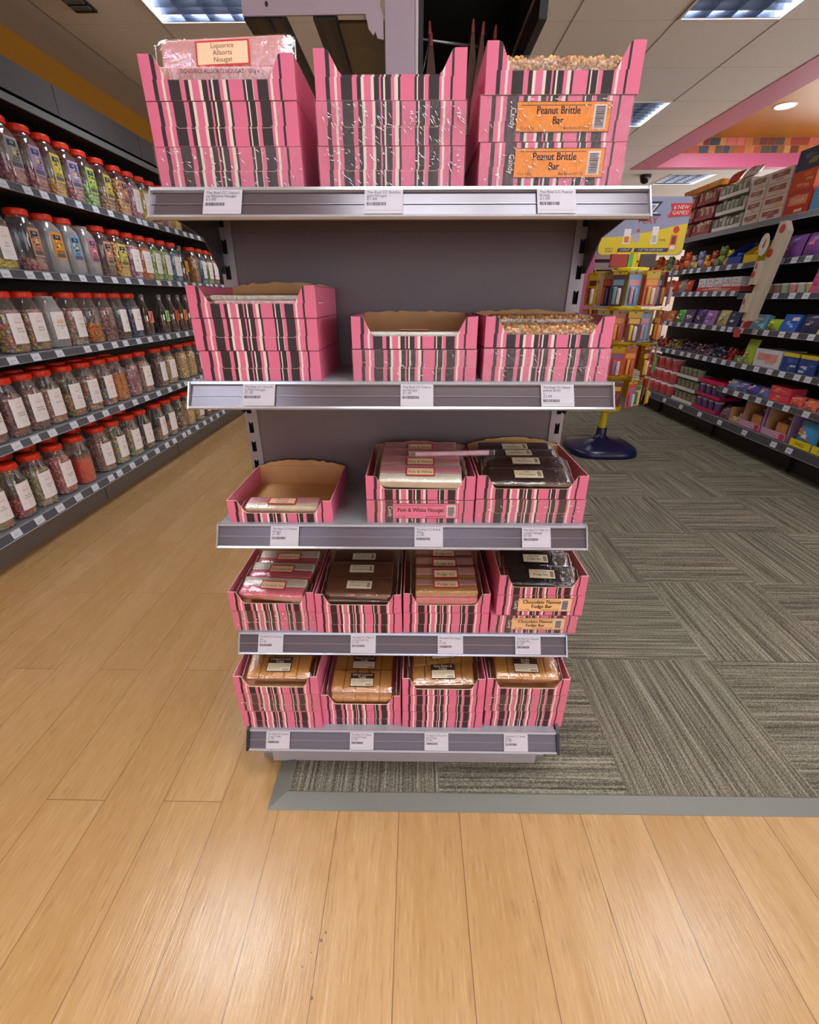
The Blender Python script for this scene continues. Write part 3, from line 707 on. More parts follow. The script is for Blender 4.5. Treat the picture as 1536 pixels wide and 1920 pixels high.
def bar_meshes(kind, style, txt, L, W, T_, split):
    k = (kind, style, txt, L, W, T_)
    if k in _bar: return _bar[k]
    a, b = SLAB[kind]; s = MB()
    if b and split == 'y':
        s.rbox(-L/2, L/2, -W/2, 0.0, 0, T_, .003, a); s.rbox(-L/2, L/2, 0.0, W/2, 0, T_, .003, b)
    elif b and split == 'z':
        s.rbox(-L/2, L/2, -W/2, W/2, 0, T_ * .5, .003, a); s.rbox(-L/2, L/2, -W/2, W/2, T_ * .5, T_, .003, b)
    elif kind in ('fudge', 'raisin'):
        for i in range(5): s.rbox(-L/2 + i*L/5, -L/2 + (i+1)*L/5 - .0004, -W/2, W/2, 0, T_, .003, a)
    else: s.rbox(-L/2, L/2, -W/2, W/2, 0, T_, .003, a)
    if kind == 'brittle':
        rr = random.Random(L)
        for _ in range(330):
            side = rr.random(); x = rr.uniform(-L/2, L/2)
            c = (x, rr.uniform(-W/2, W/2), T_) if side < .5 else (x, -W/2, rr.uniform(.001, T_))
            s.ball(c, rr.uniform(.0035, .0052), rr.choice(m_nut), 1, (1.25, .8, .8), Matrix.Rotation(rr.uniform(0, 3), 3, 'Z') @ Matrix.Rotation(rr.uniform(0, 3), 3, 'Y'))
    wq = MB(); e = .0016; nx, ny = 26, 6; rr = random.Random(kind + str(style))
    def surf(z, sg):
        vs_ = []
        for j in range(ny + 1):
            for i in range(nx + 1):
                x = -L/2 - .014 + (L + .028) * i / nx; y = -W/2 - e + (W + 2 * e) * j / ny
                edge = max(0, abs(x) - L/2) / .014
                zz = z * (1 - edge) + T_ / 2 * edge + rr.uniform(-.0011, .0014) * (1 if edge == 0 else 2.4)
                if sg > 0 and (j == 0 or j == ny): zz = min(zz, T_ * .9)
                vs_.append((x, y * (1 - .1 * edge), zz))
        wq.add(vs_, [(j*(nx+1)+i, j*(nx+1)+i+1, (j+1)*(nx+1)+i+1, (j+1)*(nx+1)+i) for j in range(ny) for i in range(nx)], M_WRAP, smooth=True)
    surf(T_ + e + (.004 if kind == 'brittle' else 0), 1)
    wq.box(-L/2, L/2, -W/2 - e - (.004 if kind == 'brittle' else 0), -W/2 - e + .0002 - (.004 if kind == 'brittle' else 0), 0, T_ * .92, M_WRAP)
    wq.tube((-L/2 - .012, -W/2 * .9, T_/2), (-L/2 - .012, W/2 * .9, T_/2), .0009, P('crimped wrapper end', (214, 206, 208), .3)); wq.tube((L/2 + .012, -W/2 * .9, T_/2), (L/2 + .012, W/2 * .9, T_/2), .0009, _M['crimped wrapper end'])
    lb = None
    if style:
        lb = MB(); z = T_ + .0032; lw = .062; ld = min(W * .72, .026)
        if txt.startswith('Liq'): lw, ld = .084, .036
        if style == 'red':
            lb.box(-lw/2, lw/2, -ld/2, ld/2, z, z + .0004, m_red); lb.box(-lw/2 + .0028, lw/2 - .0028, -ld/2 + .0028, ld/2 - .0028, z, z + .0007, m_cream)
            ls = txt.split('|'); n = len(ls); hh = (ld - .007) / n
            for i, s_ in enumerate(ls): lb.text(s_, hh * (1.05 if n > 1 else .62), (0, ld/2 - .0034 - hh * (i + .80), z + .0009), (1, 0, 0), (0, 1, 0), m_redtx, .95, maxw=lw - .010)
        elif style == 'dark':
            ld = min(W * .8, .040)
            lb.box(-lw/2, lw/2, -ld/2, ld/2, z, z + .0004, m_brl); lb.box(-lw/2 + .0016, lw/2 - .0016, -ld/2 + .0016, ld * .08, z, z + .0007, m_pap)
            ls = txt.split('|')
            for i, s_ in enumerate(ls): lb.text(s_, ld * .23, (0, ld/2 - ld * (.2 + .18 * i), z + .0006), (1, 0, 0), (0, 1, 0), P('cream print', (240, 226, 204), .5, var=0), .95, maxw=lw - .008)
            for i in range(4): lb.box(-lw/2 + .004, lw/2 - (.006 if i < 2 else .026), ld * .0 - .0025 - i * .004, ld * .0 - .0016 - i * .004, z + .0007, z + .0009, m_greytx)
            for i in range(7): lb.box(lw/2 - .021 + i * .0024, lw/2 - .0198 + i * .0024, -ld/2 + .003, -ld/2 + .008, z + .0007, z + .0009, m_ink)
        else:
            lb.box(-lw/2, lw/2, -ld/2, ld/2, z, z + .0005, m_brl if style == 'creamdark' else m_greytx); lb.box(-lw/2 + .001, lw/2 - .001, -ld/2 + .001, ld/2 - .001, z, z + .0007, m_pap)
            ls = txt.split('|')
            for i, s_ in enumerate(ls): lb.text(s_, ld * (.26 if i == 0 and len(ls) > 1 else .34), (-.003, ld/2 - ld * (.32 + .36 * i), z + .0009), (1, 0, 0), (0, 1, 0), m_brl, .95, maxw=lw - .016)
            lb.box(lw/2 - .012, lw/2 - .004, -ld/2 + .005, ld/2 - .005, z + .0007, z + .0009, m_greytx)
    r = (s.mesh('slab'), wq.mesh('wrapper'), lb.mesh('paper_label') if lb else None)
    _bar[k] = r
    return r
def bar(label, cat_name, kind, style, txt, pos, tilt=0, rz=0, L=.178, W=.048, T_=.016, split='y', group=None, ry=0, wrap=True):
    s, w_, l_ = bar_meshes(kind, style, txt, L, W, T_, split)
    e = thing(cat_name, label, 'sweet bar', pos, 0, group or 'wrapped sweet bars in the trays'); e.rotation_euler = (tilt, ry, rz)
    link('slab', s, e)
    if wrap: link('wrapper', w_, e)
    if l_: link('paper_label', l_, e)
    return e
def row_bars(key, name, desc, kind, style, txt, rows, **kw):
    e, a, k = TRAY[key]; x0, x1, z, y0, H = a[1], a[2], a[3], a[4], a[5]
    n = len(rows)
    for i, rw in enumerate(rows):
        dy, dz, tilt = rw[:3]; rz = rw[3] if len(rw) > 3 else 0; dx = rw[4] if len(rw) > 4 else 0
        q = dict(kw)
        if len(rw) > 5: st, tx = rw[5]
        else: st, tx = style, txt
        where = ('the only one in its tray' if n == 1 else '%s from tray front' % ORD[i])
        bar('%s, %s' % (desc, where), name, kind, st, tx, ((x0 + x1) / 2 + dx, y0 + dy, z + dz), math.radians(tilt + random.uniform(-3, 3)), math.radians(rz + random.uniform(-1.6, 1.6)), **q)
# top shelf
e, a, k = TRAY['1a2']
zt = a[3]
bar('clear-wrapped liquorice allsorts nougat bar standing on edge above its tray', 'nougat_bar', 'liq', 'red', 'Liquorice|Allsorts|Nougat', (-.300, .952, zt + .058), math.radians(72), 0, L=.196, W=.050, T_=.018, ry=math.radians(-2.0))
bar('flat liquorice nougat bar lying in front of the standing one', 'nougat_bar', 'liq', None, '', (-.304, .932, zt + .026), math.radians(8), 0, L=.19, W=.044, T_=.018)
m = MB(); m.text('LIQUORICE ALLSORTS NOUGAT   150g e', .0075, (-.300, .9062, zt + .0325), (1, 0, 0), (0, 0, 1), P('grey side print', (110, 84, 88), .6, var=0), .9, maxw=.12)
tag(m.build('printed_strip'), 'fine print along the front edge of the flat liquorice nougat bar', 'print')
row_bars('1c2', 'peanut_brittle_bar', 'nutty peanut brittle bar in the top shelf tray', 'brittle', None, '', [(.036, .030, 0, 0), (.09, .028, 0), (.145, .028, 0)], L=.195, W=.046, T_=.016)
# second shelf
for i, (kd, dx, dy, dz, rz) in enumerate((('white', -.01, .035, .012, 0), ('mint', .008, .045, .030, 1.5), ('liq', .02, .030, .021, -1))):
    e, a, k = TRAY['2a2']
    bar('%s bar in the chocolate mint tray, %s layer' % (('white', 'pale green', 'pinkish')[i], ('lowest', 'topmost', 'middle')[i]), 'nougat_bar', kd, None, '', (-.298 + dx, .903 + dy, a[3] + dz), 0, math.radians(rz), L=.18, W=.05, T_=.008)
row_bars('2b1', 'nougat_bar', 'white nougat bar in the middle tray of the second shelf', 'white', 'red', 'Cherry|Nougat', [(.035, .016, -4), (.095, .008, 0)], L=.19, W=.05, T_=.012)
row_bars('2c1', 'peanut_brittle_bar', 'salted peanut brittle bar on the second shelf', 'brittle', None, '', [(.034, .020, 4), (.085, .034, 4)], L=.192, W=.044, T_=.015)
# middle shelf
row_bars('3a0', 'nougat_bar', 'pink and cream peanut nougat bar on the middle shelf', 'peanut', 'red', 'Peanut|Nougat', [(.030, .020, 10)], L=.162, W=.044, T_=.016)
row_bars('3b1', 'nougat_bar', 'pink and white nougat bar', 'pinkwhite', 'red', 'Pink & White', [(.030, .034, 24, 0), (.078, .040, 22, 0), (.128, .042, 20), (.178, .043, 18)], L=.178, W=.052, T_=.022)
row_bars('3c1', 'chocolate_bar', 'dark chocolate nougat bar', 'choc', 'cream', 'Milk|Chocolate', [(.034, .028, 22, 0, -.004), (.085, .040, 16, -1, 0), (.130, .044, 14, 0, -.008), (.175, .046, 14, 0, -.008)], L=.172, W=.05, T_=.018)
bar('thin clear wrapped strip bar bridging the pink and the dark chocolate trays', 'nougat_bar', 'liq', None, '', (.085, 1.005, Z3 + .128), math.radians(80), math.radians(2), L=.17, W=.012, T_=.006, ry=math.radians(-1))
# fourth shelf
row_bars('4a1', 'coconut_ice_bar', 'pink and cream coconut ice bar', 'pinkice', 'red', 'Coconut Ice', [(.034, .032, 14, -3), (.096, .038, 12, -2, .005), (.155, .040, 12, -1, .008)], L=.158, W=.056, T_=.022, split='y')
row_bars('4b1', 'coconut_ice_bar', 'brown chocolate coconut ice bar', 'brownice', 'cream', 'Milk Chocolate|Coconut Ice', [(.040, .036, 16, 0), (.102, .044, 14, 0), (.160, .044, 14, 0)], L=.160, W=.056, T_=.020)
bar('lower brown coconut ice bar at the front of its tray, under the labelled one', 'coconut_ice_bar', 'brownice', None, '', (-.134, .931, Z4 + .0602 + .014), math.radians(6), 0, L=.156, W=.05, T_=.018)
row_bars('4c1', 'fudge_ice_bar', 'fudge ice bar with pink band', 'fudgeice', 'red', 'Fudge Ice', [(.036, .040, 12, 0), (.080, .046, 20, 0), (.125, .048, 18, 0), (.170, .050, 16)], L=.150, W=.046, T_=.020)
bar('pink fudge ice bar lying lowest at the front of its tray', 'fudge_ice_bar', 'pinkice', None, '', (.078, .926, Z4 + .0602 + .016), 0, 0, L=.150, W=.046, T_=.022, split=None)
row_bars('4d2', 'chocolate_bar', 'black wrapped chocolate fudge bar', 'black', 'creamdark', 'Chocolate|Fudge Bar', [(.036, .024, 22, -4, .004), (.090, .034, 18, -3, 0), (.150, .038, 16, -3, -.004)], L=.152, W=.056, T_=.014)
# bottom shelf
row_bars('5a2', 'fudge_slab', 'clotted cream fudge slab', 'fudge', 'dark', 'Clotted Cream|Fudge', [(.052, .036, 14, -1), (.122, .042, 12, -1, .004), (.190, .042, 12, 0)], L=.158, W=.070, T_=.016)
row_bars('5b1', 'fudge_slab', 'salted caramel fudge slab', 'fudge', 'dark', 'Salted Caramel|Fudge', [(.048, .040, 12, 0), (.104, .045, 12), (.160, .048, 12), (.205, .05, 12)], L=.158, W=.062, T_=.018)
bar('lower salted caramel slab at the front of its tray, under the labelled one', 'fudge_slab', 'fudge', None, '', (-.137, .857 + .040, Z5 + .0541 + .016), 0, 0, L=.158, W=.066, T_=.018)
row_bars('5c2', 'fudge_slab', 'rum and raisin fudge slab', 'raisin', 'dark', 'Rum Raisin &|Fudge', [(.044, .024, 16, 0), (.098, .042, 16, 5), (.165, .045, 14, 3)], L=.158, W=.066, T_=.016)
row_bars('5d2', 'fudge_slab', 'vanilla fudge slab', 'fudge', 'dark', 'Vanilla|Fudge', [(.048, .034, 16, 0), (.115, .044, 14, -1), (.180, .046, 14)], L=.158, W=.068, T_=.024)
# ================================================================ JAR SHELVING ALONG THE LEFT WALL
m_blk = P('charcoal shelf back', (44, 42, 44), 0.6, var=0.03); m_chan = P('dark grey ticket channel', (78, 82, 92), 0.35, .1, var=0.02)
m_lsh = P('grey gondola shelf', (120, 128, 134), 0.4, .3, var=.02); m_fas = P('charcoal fascia panel', (78, 76, 80), 0.5, var=.03, scale=3)
m_kick = P('brown grey kick board', (112, 104, 98), 0.5, var=.03); m_tk2 = P('blue white shelf ticket', (206, 214, 230), .5)
LZ = [1.71, 1.328, .95, .570, .183]; LN = ['top', 'second', 'third', 'fourth', 'bottom']
tkm = MB(); tkm.box(-.001, .0, -.028, .028, -.018, .018, m_tk2); tkm.box(.0, .0003, -.018, .016, -.002, .000, m_greytx); tkm.box(.0, .0003, -.018, .004, -.008, -.006, m_greytx)
tkm = tkm.mesh('price_ticket')
def channel(m, x, y0, y1, zt, h, lean, mt, sgn=1):
    m.prism([(x, zt), (x + sgn * .004, zt), (x + sgn * (.004 + lean), zt - h), (x + sgn * lean, zt - h)], 1, y0, y1, mt)
    m.prism([(x - sgn * .004, zt + .002), (x + sgn * .005, zt + .003), (x + sgn * .006, zt - .001), (x - sgn * .004, zt - .002)], 1, y0, y1, m_lip)
    m.prism([(x + sgn * lean, zt - h - .003), (x + sgn * (lean + .006), zt - h - .002), (x + sgn * (lean + .005), zt - h + .001), (x + sgn * lean, zt - h + .001)], 1, y0, y1, m_lip)
BAYS = [(.73, 1.73), (1.73, 2.73), (2.73, 3.73), (3.73, 4.73), (4.73, 5.73), (5.73, 6.73)]
rr = random.Random(5)
for bi, (y0, y1) in enumerate(BAYS):
    if bi == 0: continue
    nm = ['', 'nearest', 'second', 'third', 'fourth', 'farthest'][bi]
    e = thing('shelving_bay', '%s bay of the dark jar shelving along the left wall' % nm, 'shelving', (0, 0, 0), group='jar shelving bays')
    b = MB(); b.box(XL, XL + .03, y0, y1, 0, 2.10, m_blk); b.box(XL + .03, -1.955, y0, y0 + .002, .2, 2.06, m_blk) if bi == 1 else None
    b.build('back_panel', e)
    k = MB(); k.box(-2.038, -2.028, y0 + .004, y1 - .004, 0, .13, m_kick); k.box(-2.04, -2.03, y0 - .004, y0 + .004, 0, .13, m_dark); k.build('kick_plate', e)
    c = MB(); c.box(XL + .03, -1.952, y0, y1, 2.085, 2.10, m_blk); c.box(-1.962, -1.950, y0 + .0, y1, 2.052, 2.085, m_lsh); c.build('canopy', e)
    for zi, z in enumerate(LZ):
        m = MB(); xf = -1.952 if zi < 4 else -1.952
        m.box(XL + .03, xf, y0 + .001, y1 - .001, z - .004, z, m_lsh); m.box(XL + .03, xf, y0 + .001, y1 - .001, z - .03, z - .006, m_blk)
        s_ = m.build('shelf', e)
        r = MB(); channel(r, -1.952, y0 + .001, y1 - .001, z - .002, .036 if zi < 4 else .042, .010, m_chan); r.build('ticket_channel', s_)
        y = y0 + .03 + rr.uniform(0, .04)
        while y < y1 - .03:
            o = link('price_ticket', tkm, s_); o.location = (-1.9415, y + .028, z - .021); o.rotation_euler = (0, -.25, 0); y += rr.choice((.15, .15, .16, .17, .12))
for a, b in ((1.48, 2.31), (2.31, 3.14), (3.14, 3.97), (3.97, 4.80), (4.80, 5.63), (5.63, 6.73)):
    tag(MB().box(-1.965, -1.952, a + .003, b - .003, 2.086, 2.236, m_fas).build('fascia_panel'), 'charcoal fascia panel above the jar shelving, %s' % {1.48: 'nearest', 2.31: 'left edge of the photo', 3.14: 'first beyond the left seam', 3.97: 'just left of the centre boxes', 4.8: 'behind the left box stack', 5.63: 'farthest'}[a], 'panel', 'charcoal fascia panels')

# ---------------------------------------------------------------- jars
m_lid = P('red plastic jar lid', (240, 60, 30), .35, var=.03, bump=.1); m_lab = P('white jar label', (240, 236, 240), .5, var=.02); m_logo = P('faint pink logo print', (232, 196, 196), .5, var=0); m_peach = P('peach label print', (240, 190, 160), .5)
def sup(a, r, n):
    c, s_ = math.cos(a), math.sin(a); d = (abs(c) ** n + abs(s_) ** n) ** (-1.0 / n)
    return r * d * c, r * d * s_
def jar_body(sq):
    n0 = 5.0 if sq else 3.0; R0 = .060
    prof = [(.80, 0.0, n0), (.93, .002, n0), (1.0, .012, n0), (1.0, .185 if sq else .175, n0), (.985, .200 if sq else .192, n0), (.90, .222 if sq else .214, n0 - 1), (.80, .238, 2.4), (.74, .246, 2.0), (.73, .262, 2.0)]
    m = MB(); N = 36; v = []
    for r, z, n in prof:
        for i in range(N):
            x, y = sup(2 * PI * i / N, R0 * r, n); v.append((x, y, z))
    f = [(j*N+i, j*N+(i+1)%N, (j+1)*N+(i+1)%N, (j+1)*N+i) for j in range(len(prof)-1) for i in range(N)]
    return v, f, N
def jar_mesh(sq, mt):
    v, f, N = jar_body(sq); m = MB(); m.add(v, f, mt, smooth=True); m.add(v[:N], [tuple(range(N))[::-1]], mt)
    return m.mesh('jar')
JM = {(s_, g): jar_mesh(s_, M_JARGREY if g else M_JAR) for s_ in (0, 1) for g in (0, 1)}
lm = MB(); lm.lathe([(.0465, .252), (.0495, .254), (.0505, .258), (.0505, .276), (.049, .281), (.045, .284), (.002, .285)], 28, m_lid, caps=False)
for i in range(28):
    a = 2 * PI * i / 28; lm.box(-.0006, .0006, .0500, .0514, .257, .277, m_lid, X=RZ(a))
LIDM = lm.mesh('lid')
def patch(m, sq, a0, a1, z0, z1, off, mt, n=8):
    v = []; nn = 5.0 if sq else 3.0
    for i in range(n + 1):
        # parametrise by y so that flat fronts stay flat
        yy = a0 + (a1 - a0) * i / n; r = .060
        x = (max(0, r ** nn - abs(yy) ** nn)) ** (1 / nn) + off
        v += [(x, yy, z0), (x, yy, z1)]
    m.add(v, [(2*i, 2*i+2, 2*i+3, 2*i+1) for i in range(n)], mt, smooth=False)
LBL = {}
def label_mesh(sq, kind, txt, pc):
    k = (sq, kind, txt, pc)
    if k in LBL: return LBL[k]
    m = MB()
    if kind == 'white':
        patch(m, sq, -.043, .043, .045, .185, .0008, m_lab)
        X_ = .0625 if sq else .0618
        r_ = .014
        for i in range(12):
            a = PI * i / 11; yy, zz = math.cos(a) * r_, .150 + math.sin(a) * r_
            patch(m, sq, yy - .0016, yy + .0016, zz - .0012, zz + .0012, .0012, m_logo if pc == 0 else m_peach, 1)
        patch(m, sq, -.018, .018, .140, .146, .0012, m_logo if pc == 0 else m_peach, 3)
        if pc: patch(m, sq, -.040, .040, .125, .139, .0012, m_peach, 4)
        for i, s_ in enumerate(txt.split('|')): m.text(s_, .0105, (.0622, 0, .112 - i * .013), (0, 1, 0), (0, 0, 1), m_ink, .9, maxw=.066)
        for i in range(4): patch(m, sq, -.030, .030 - (i % 2) * .008, .082 - i * .006, .0835 - i * .006, .0012, P('faint grey print', (200, 198, 202), .6, var=0), 2)
    elif kind == 'colour':
        bd, gd, ink = pc
        patch(m, sq, -.038, .038, .072, .200, .0008, bd); patch(m, sq, -.0355, .0355, .076, .192, .0012, gd)
        rr_ = random.Random(txt)
        patch(m, sq, -.027, .024, .164, .186, .0016, ink, 3); patch(m, sq, -.012, .012, .172, .182, .0020, P('label sky blue', (110, 160, 196), .5), 2)
        for _ in range(13):
            yy = rr_.uniform(-.031, .018); zz = rr_.uniform(.116, .160); patch(m, sq, yy, yy + rr_.uniform(.006, .016), zz, zz + rr_.uniform(.004, .012), .0016, rr_.choice((ink, ink, m_lab, bd)), 2)
        patch(m, sq, -.008, .012, .130, .144, .0020, P('label soft yellow', (226, 214, 120), .5), 2)
        patch(m, sq, -.030, .030, .079, .098, .0016, P('label slate block', (92, 90, 104), .5), 3)
        m.text(txt, .016, (.0628, 0, .1015), (0, 1, 0), (0, 0, 1), ink, .9, maxw=.056)
    LBL[k] = m.mesh('label'); return LBL[k]
# sweets: one fill mesh per kind and level, colours by object-linked material
FILL = {}
def fill_mesh(kind, level, sq):
    k = (kind, level, sq)
    if k in FILL: return FILL[k]
    n0 = 5.0 if sq else 3.0; m = MB(); rr = random.Random(str(k)); top = .008 + .205 * level
    prm = {'ball': (.0118, (1, 1, 1), 1), 'egg': (.0100, (1.25, .9, .9), 1), 'ring': (.0130, None, 0), 'worm': (.0078, (2.2, .8, .8), 1), 'grain': (.0046, (1.5, .8, .8), 0), 'chunk': (.0098, (1.2, 1, .75), 1)}[kind]
    r, sc, sub = prm
    step = r * (1.75 if kind not in ('worm', 'grain') else 1.9)
    def place(x, y, z):
        R_ = Matrix.Rotation(rr.uniform(0, 6.3), 3, 'Z') @ Matrix.Rotation(rr.uniform(0, 3.2), 3, 'X') @ Matrix.Rotation(rr.uniform(0, 6.3), 3, 'Y')
        if kind == 'ring':
            V = []; F_ = []
            for i in range(10):
                a = 2 * PI * i / 10
                for j in range(5):
                    b = 2 * PI * j / 5; q = r * .72 + r * .34 * math.cos(b)
                    V.append(tuple(Vector((x, y, z)) + R_ @ Vector((q * math.cos(a), q * math.sin(a), r * .34 * math.sin(b)))))
                    F_.append((i*5+j, ((i+1) % 10)*5+j, ((i+1) % 10)*5+(j+1) % 5, i*5+(j+1) % 5))
            m.add(V, F_, M_PINK, smooth=True)
        else: m.ball((x, y, z), r * rr.uniform(.9, 1.08), M_PINK, sub, sc, R_ if kind != 'ball' else None)
    z = r + .004
    while z < top:
        rad = .0575 - r * {'worm': 1.6, 'egg': 1.15, 'chunk': 1.1, 'grain': 1.4}.get(kind, .95)
        if z > .19: rad *= 1 - (z - .19) * 6
        nper = int(2 * PI * rad * (1.12 if sq else 1.05) / step)
        for i in range(nper):
            a = 2 * PI * (i + rr.uniform(-.3, .3) + (.5 if int(z / step) % 2 else 0)) / nper
            x, y = sup(a, rad, n0)
            if x < -.03: continue
            place(x, y, z + rr.uniform(-.2, .2) * r)
        z += step * .86
    q = -.05
    while q < .05:
        p = -.05
        while p < .05:
            if (abs(p) ** n0 + abs(q) ** n0) < (.0575 - r) ** n0 and level < .93: place(p + rr.uniform(-.3, .3) * r, q + rr.uniform(-.3, .3) * r, top + rr.uniform(-.6, .5) * r + .006 * math.cos(p * 40))
            p += step
        q += step
    # solid heart so nothing shows through
    N = 20; zt = top - r; vv = []
    rad = .0575 - r * 1.5
    for z_ in (.004, min(zt, .19), zt):
        rr2 = rad if z_ <= .19 else rad * (1 - (z_ - .19) * 6)
        for i in range(N):
            x, y = sup(2 * PI * i / N, rr2, n0); vv.append((x, y, z_))
    m.add(vv, [(j*N+i, j*N+(i+1)%N, (j+1)*N+(i+1)%N, (j+1)*N+i) for j in range(2) for i in range(N)] + [tuple(range(2*N, 3*N))], M_PINK)
    FILL[k] = m.mesh('sweets'); return FILL[k]
PAL = {}
def pal(name, *cols, rough=.4):
    if name in PAL: return PAL[name]
    t = NT('sweets ' + name); g = t.n.new('ShaderNodeNewGeometry')
    n = len(cols); c = t.ramp(g.outputs['Random Per Island'], [(i / n, rgb(*q)) for i, q in enumerate(cols)], 'CONSTANT')
    f = t.noise(t.objco(), 160); c = t.mix(t.math('MULTIPLY', f, .2), c, (.45, .4, .4, 1), 'MULTIPLY')
    t.l.new(c, t.p.inputs['Base Color']); t.p.inputs['Roughness'].default_value = rough
    PAL[name] = t.m; return t.m
pal('mauve', (196, 128, 140), (184, 112, 128), (208, 146, 152)); pal('yellow', (232, 188, 96), (240, 204, 120), (222, 172, 84)); pal('green', (168, 220, 132), (150, 208, 120), (190, 230, 156))
pal('beige', (190, 152, 120), (206, 170, 136), (170, 130, 104)); pal('cream orange', (240, 196, 130), (236, 176, 110), (246, 214, 160)); pal('lilac', (206, 150, 180), (190, 130, 166), (226, 180, 196))
pal('lemon', (236, 212, 92), (228, 196, 70), (244, 226, 130)); pal('pinkish', (206, 140, 132), (190, 120, 116), (214, 160, 150)); pal('orange yellow', (238, 170, 80), (240, 200, 90), (226, 210, 120))
pal('pink white', (232, 150, 180), (236, 224, 220), (180, 110, 160)); pal('orange', (238, 140, 50), (244, 166, 70), (226, 120, 40)); pal('lime white', (190, 222, 110), (230, 234, 200), (160, 200, 80))
pal('blue', (90, 160, 206), (120, 186, 220), (70, 130, 190)); pal('amber', (206, 140, 50), (180, 110, 40), (222, 160, 70)); pal('earth', (120, 84, 70), (150, 104, 84), (96, 66, 58))
pal('sour mix', (196, 172, 150), (206, 130, 110), (210, 180, 80), (150, 110, 110)); pal('swirl', (220, 130, 140), (150, 200, 130), (226, 210, 190), (190, 100, 110)); pal('navy', (88, 96, 130), (110, 116, 150), (70, 76, 110))
pal('brown pink', (170, 116, 108), (150, 98, 96), (186, 136, 124), (120, 82, 80)); pal('cola', (150, 100, 96), (128, 84, 90), (172, 120, 112), (110, 72, 76)); pal('rose beige', (206, 160, 140), (190, 140, 126), (214, 180, 160))
pal('fruit mix', (200, 150, 90), (190, 110, 90), (150, 160, 90), (210, 180, 140)); pal('rainbow', (210, 96, 86), (220, 160, 80), (130, 170, 120), (226, 190, 180), (90, 130, 160)); pal('mauve white', (232, 214, 216), (196, 120, 140), (214, 170, 180))
pal('nut', (226, 196, 140), (214, 178, 118), (236, 210, 160)); pal('olive mix', (190, 176, 120), (150, 150, 110), (206, 190, 150), (120, 140, 120)); pal('salmon', (222, 140, 136), (206, 120, 120), (232, 164, 156)); pal('vivid red', (242, 84, 36), (232, 70, 30), (248, 104, 50))
pal('pastel', (226, 206, 130), (160, 196, 180), (226, 160, 150), (200, 210, 120)); pal('ember', (200, 84, 60), (170, 60, 56), (150, 70, 84)); pal('choc mix', (110, 76, 60), (150, 110, 90), (206, 180, 160), (80, 56, 48))
CL = lambda n, c: P('label ' + n, c, .5, var=.02)
COLB = {'lilac': (CL('lilac border', (186, 160, 208)), CL('lilac ground', (178, 150, 190)), CL('indigo', (52, 48, 96))), 'yellow': (CL('yellow border', (222, 208, 96)), CL('yellow ground', (206, 190, 76)), CL('coal', (40, 38, 44))),
 'lime': (CL('lime border', (190, 214, 120)), CL('lime ground', (166, 200, 84)), CL('coal', 0)), 'peach': (CL('peach border', (220, 160, 130)), CL('peach ground', (196, 140, 116)), CL('coal', 0)),
 'orange': (CL('orange border', (232, 160, 80)), CL('orange ground', (222, 150, 50)), CL('cocoa', (66, 40, 30))), 'blue': (CL('blue border', (130, 166, 214)), CL('blue ground', (120, 166, 204)), CL('coal', 0)),
 'pink': (CL('pink border', (214, 140, 176)), CL('pink ground', (200, 120, 150)), CL('plum', (76, 36, 60))), 'white': (CL('grey border', (200, 190, 206)), CL('grey ground', (150, 150, 150)), CL('coal', 0))}
def jar(shelf, idx, y, sq, fill, level, pl, lab, txt, pc=0, lid=True, grey=False, dx=0, rz=None):
    z = LZ[shelf]
    ld = {'white': 'white label', 'colour': '%s label' % pc, None: 'no label'}[lab]
    fd = ('of %s %s' % (pl, {'ball': 'balls', 'egg': 'chews', 'ring': 'rings', 'worm': 'jellies', 'grain': 'grains', 'chunk': 'pieces'}[fill])) if fill else 'standing empty'
    e = thing('sweet_jar', '%s jar %s, %s, %s from left on %s jar shelf' % ('square' if sq else 'rounded', fd, ld, ORD[idx], LN[shelf]), 'sweet jar', (-2.030 + dx, y, z), rz if rz is not None else random.uniform(-.12, .06), 'sweet jars on the left wall shelves')
    link('jar', JM[(1 if sq else 0, 1 if grey else 0)], e)
    if lid: link('lid', LIDM, e)
    if fill:
        o = link('sweets', fill_mesh(fill, level, sq), e); o['kind'] = 'stuff'
        o.material_slots[0].link = 'OBJECT'; o.material_slots[0].material = PAL[pl]
    if lab: link('label', label_mesh(sq, lab, txt, COLB[pc] if lab == 'colour' else pc), e)
W_, K_ = 'white', 'colour'
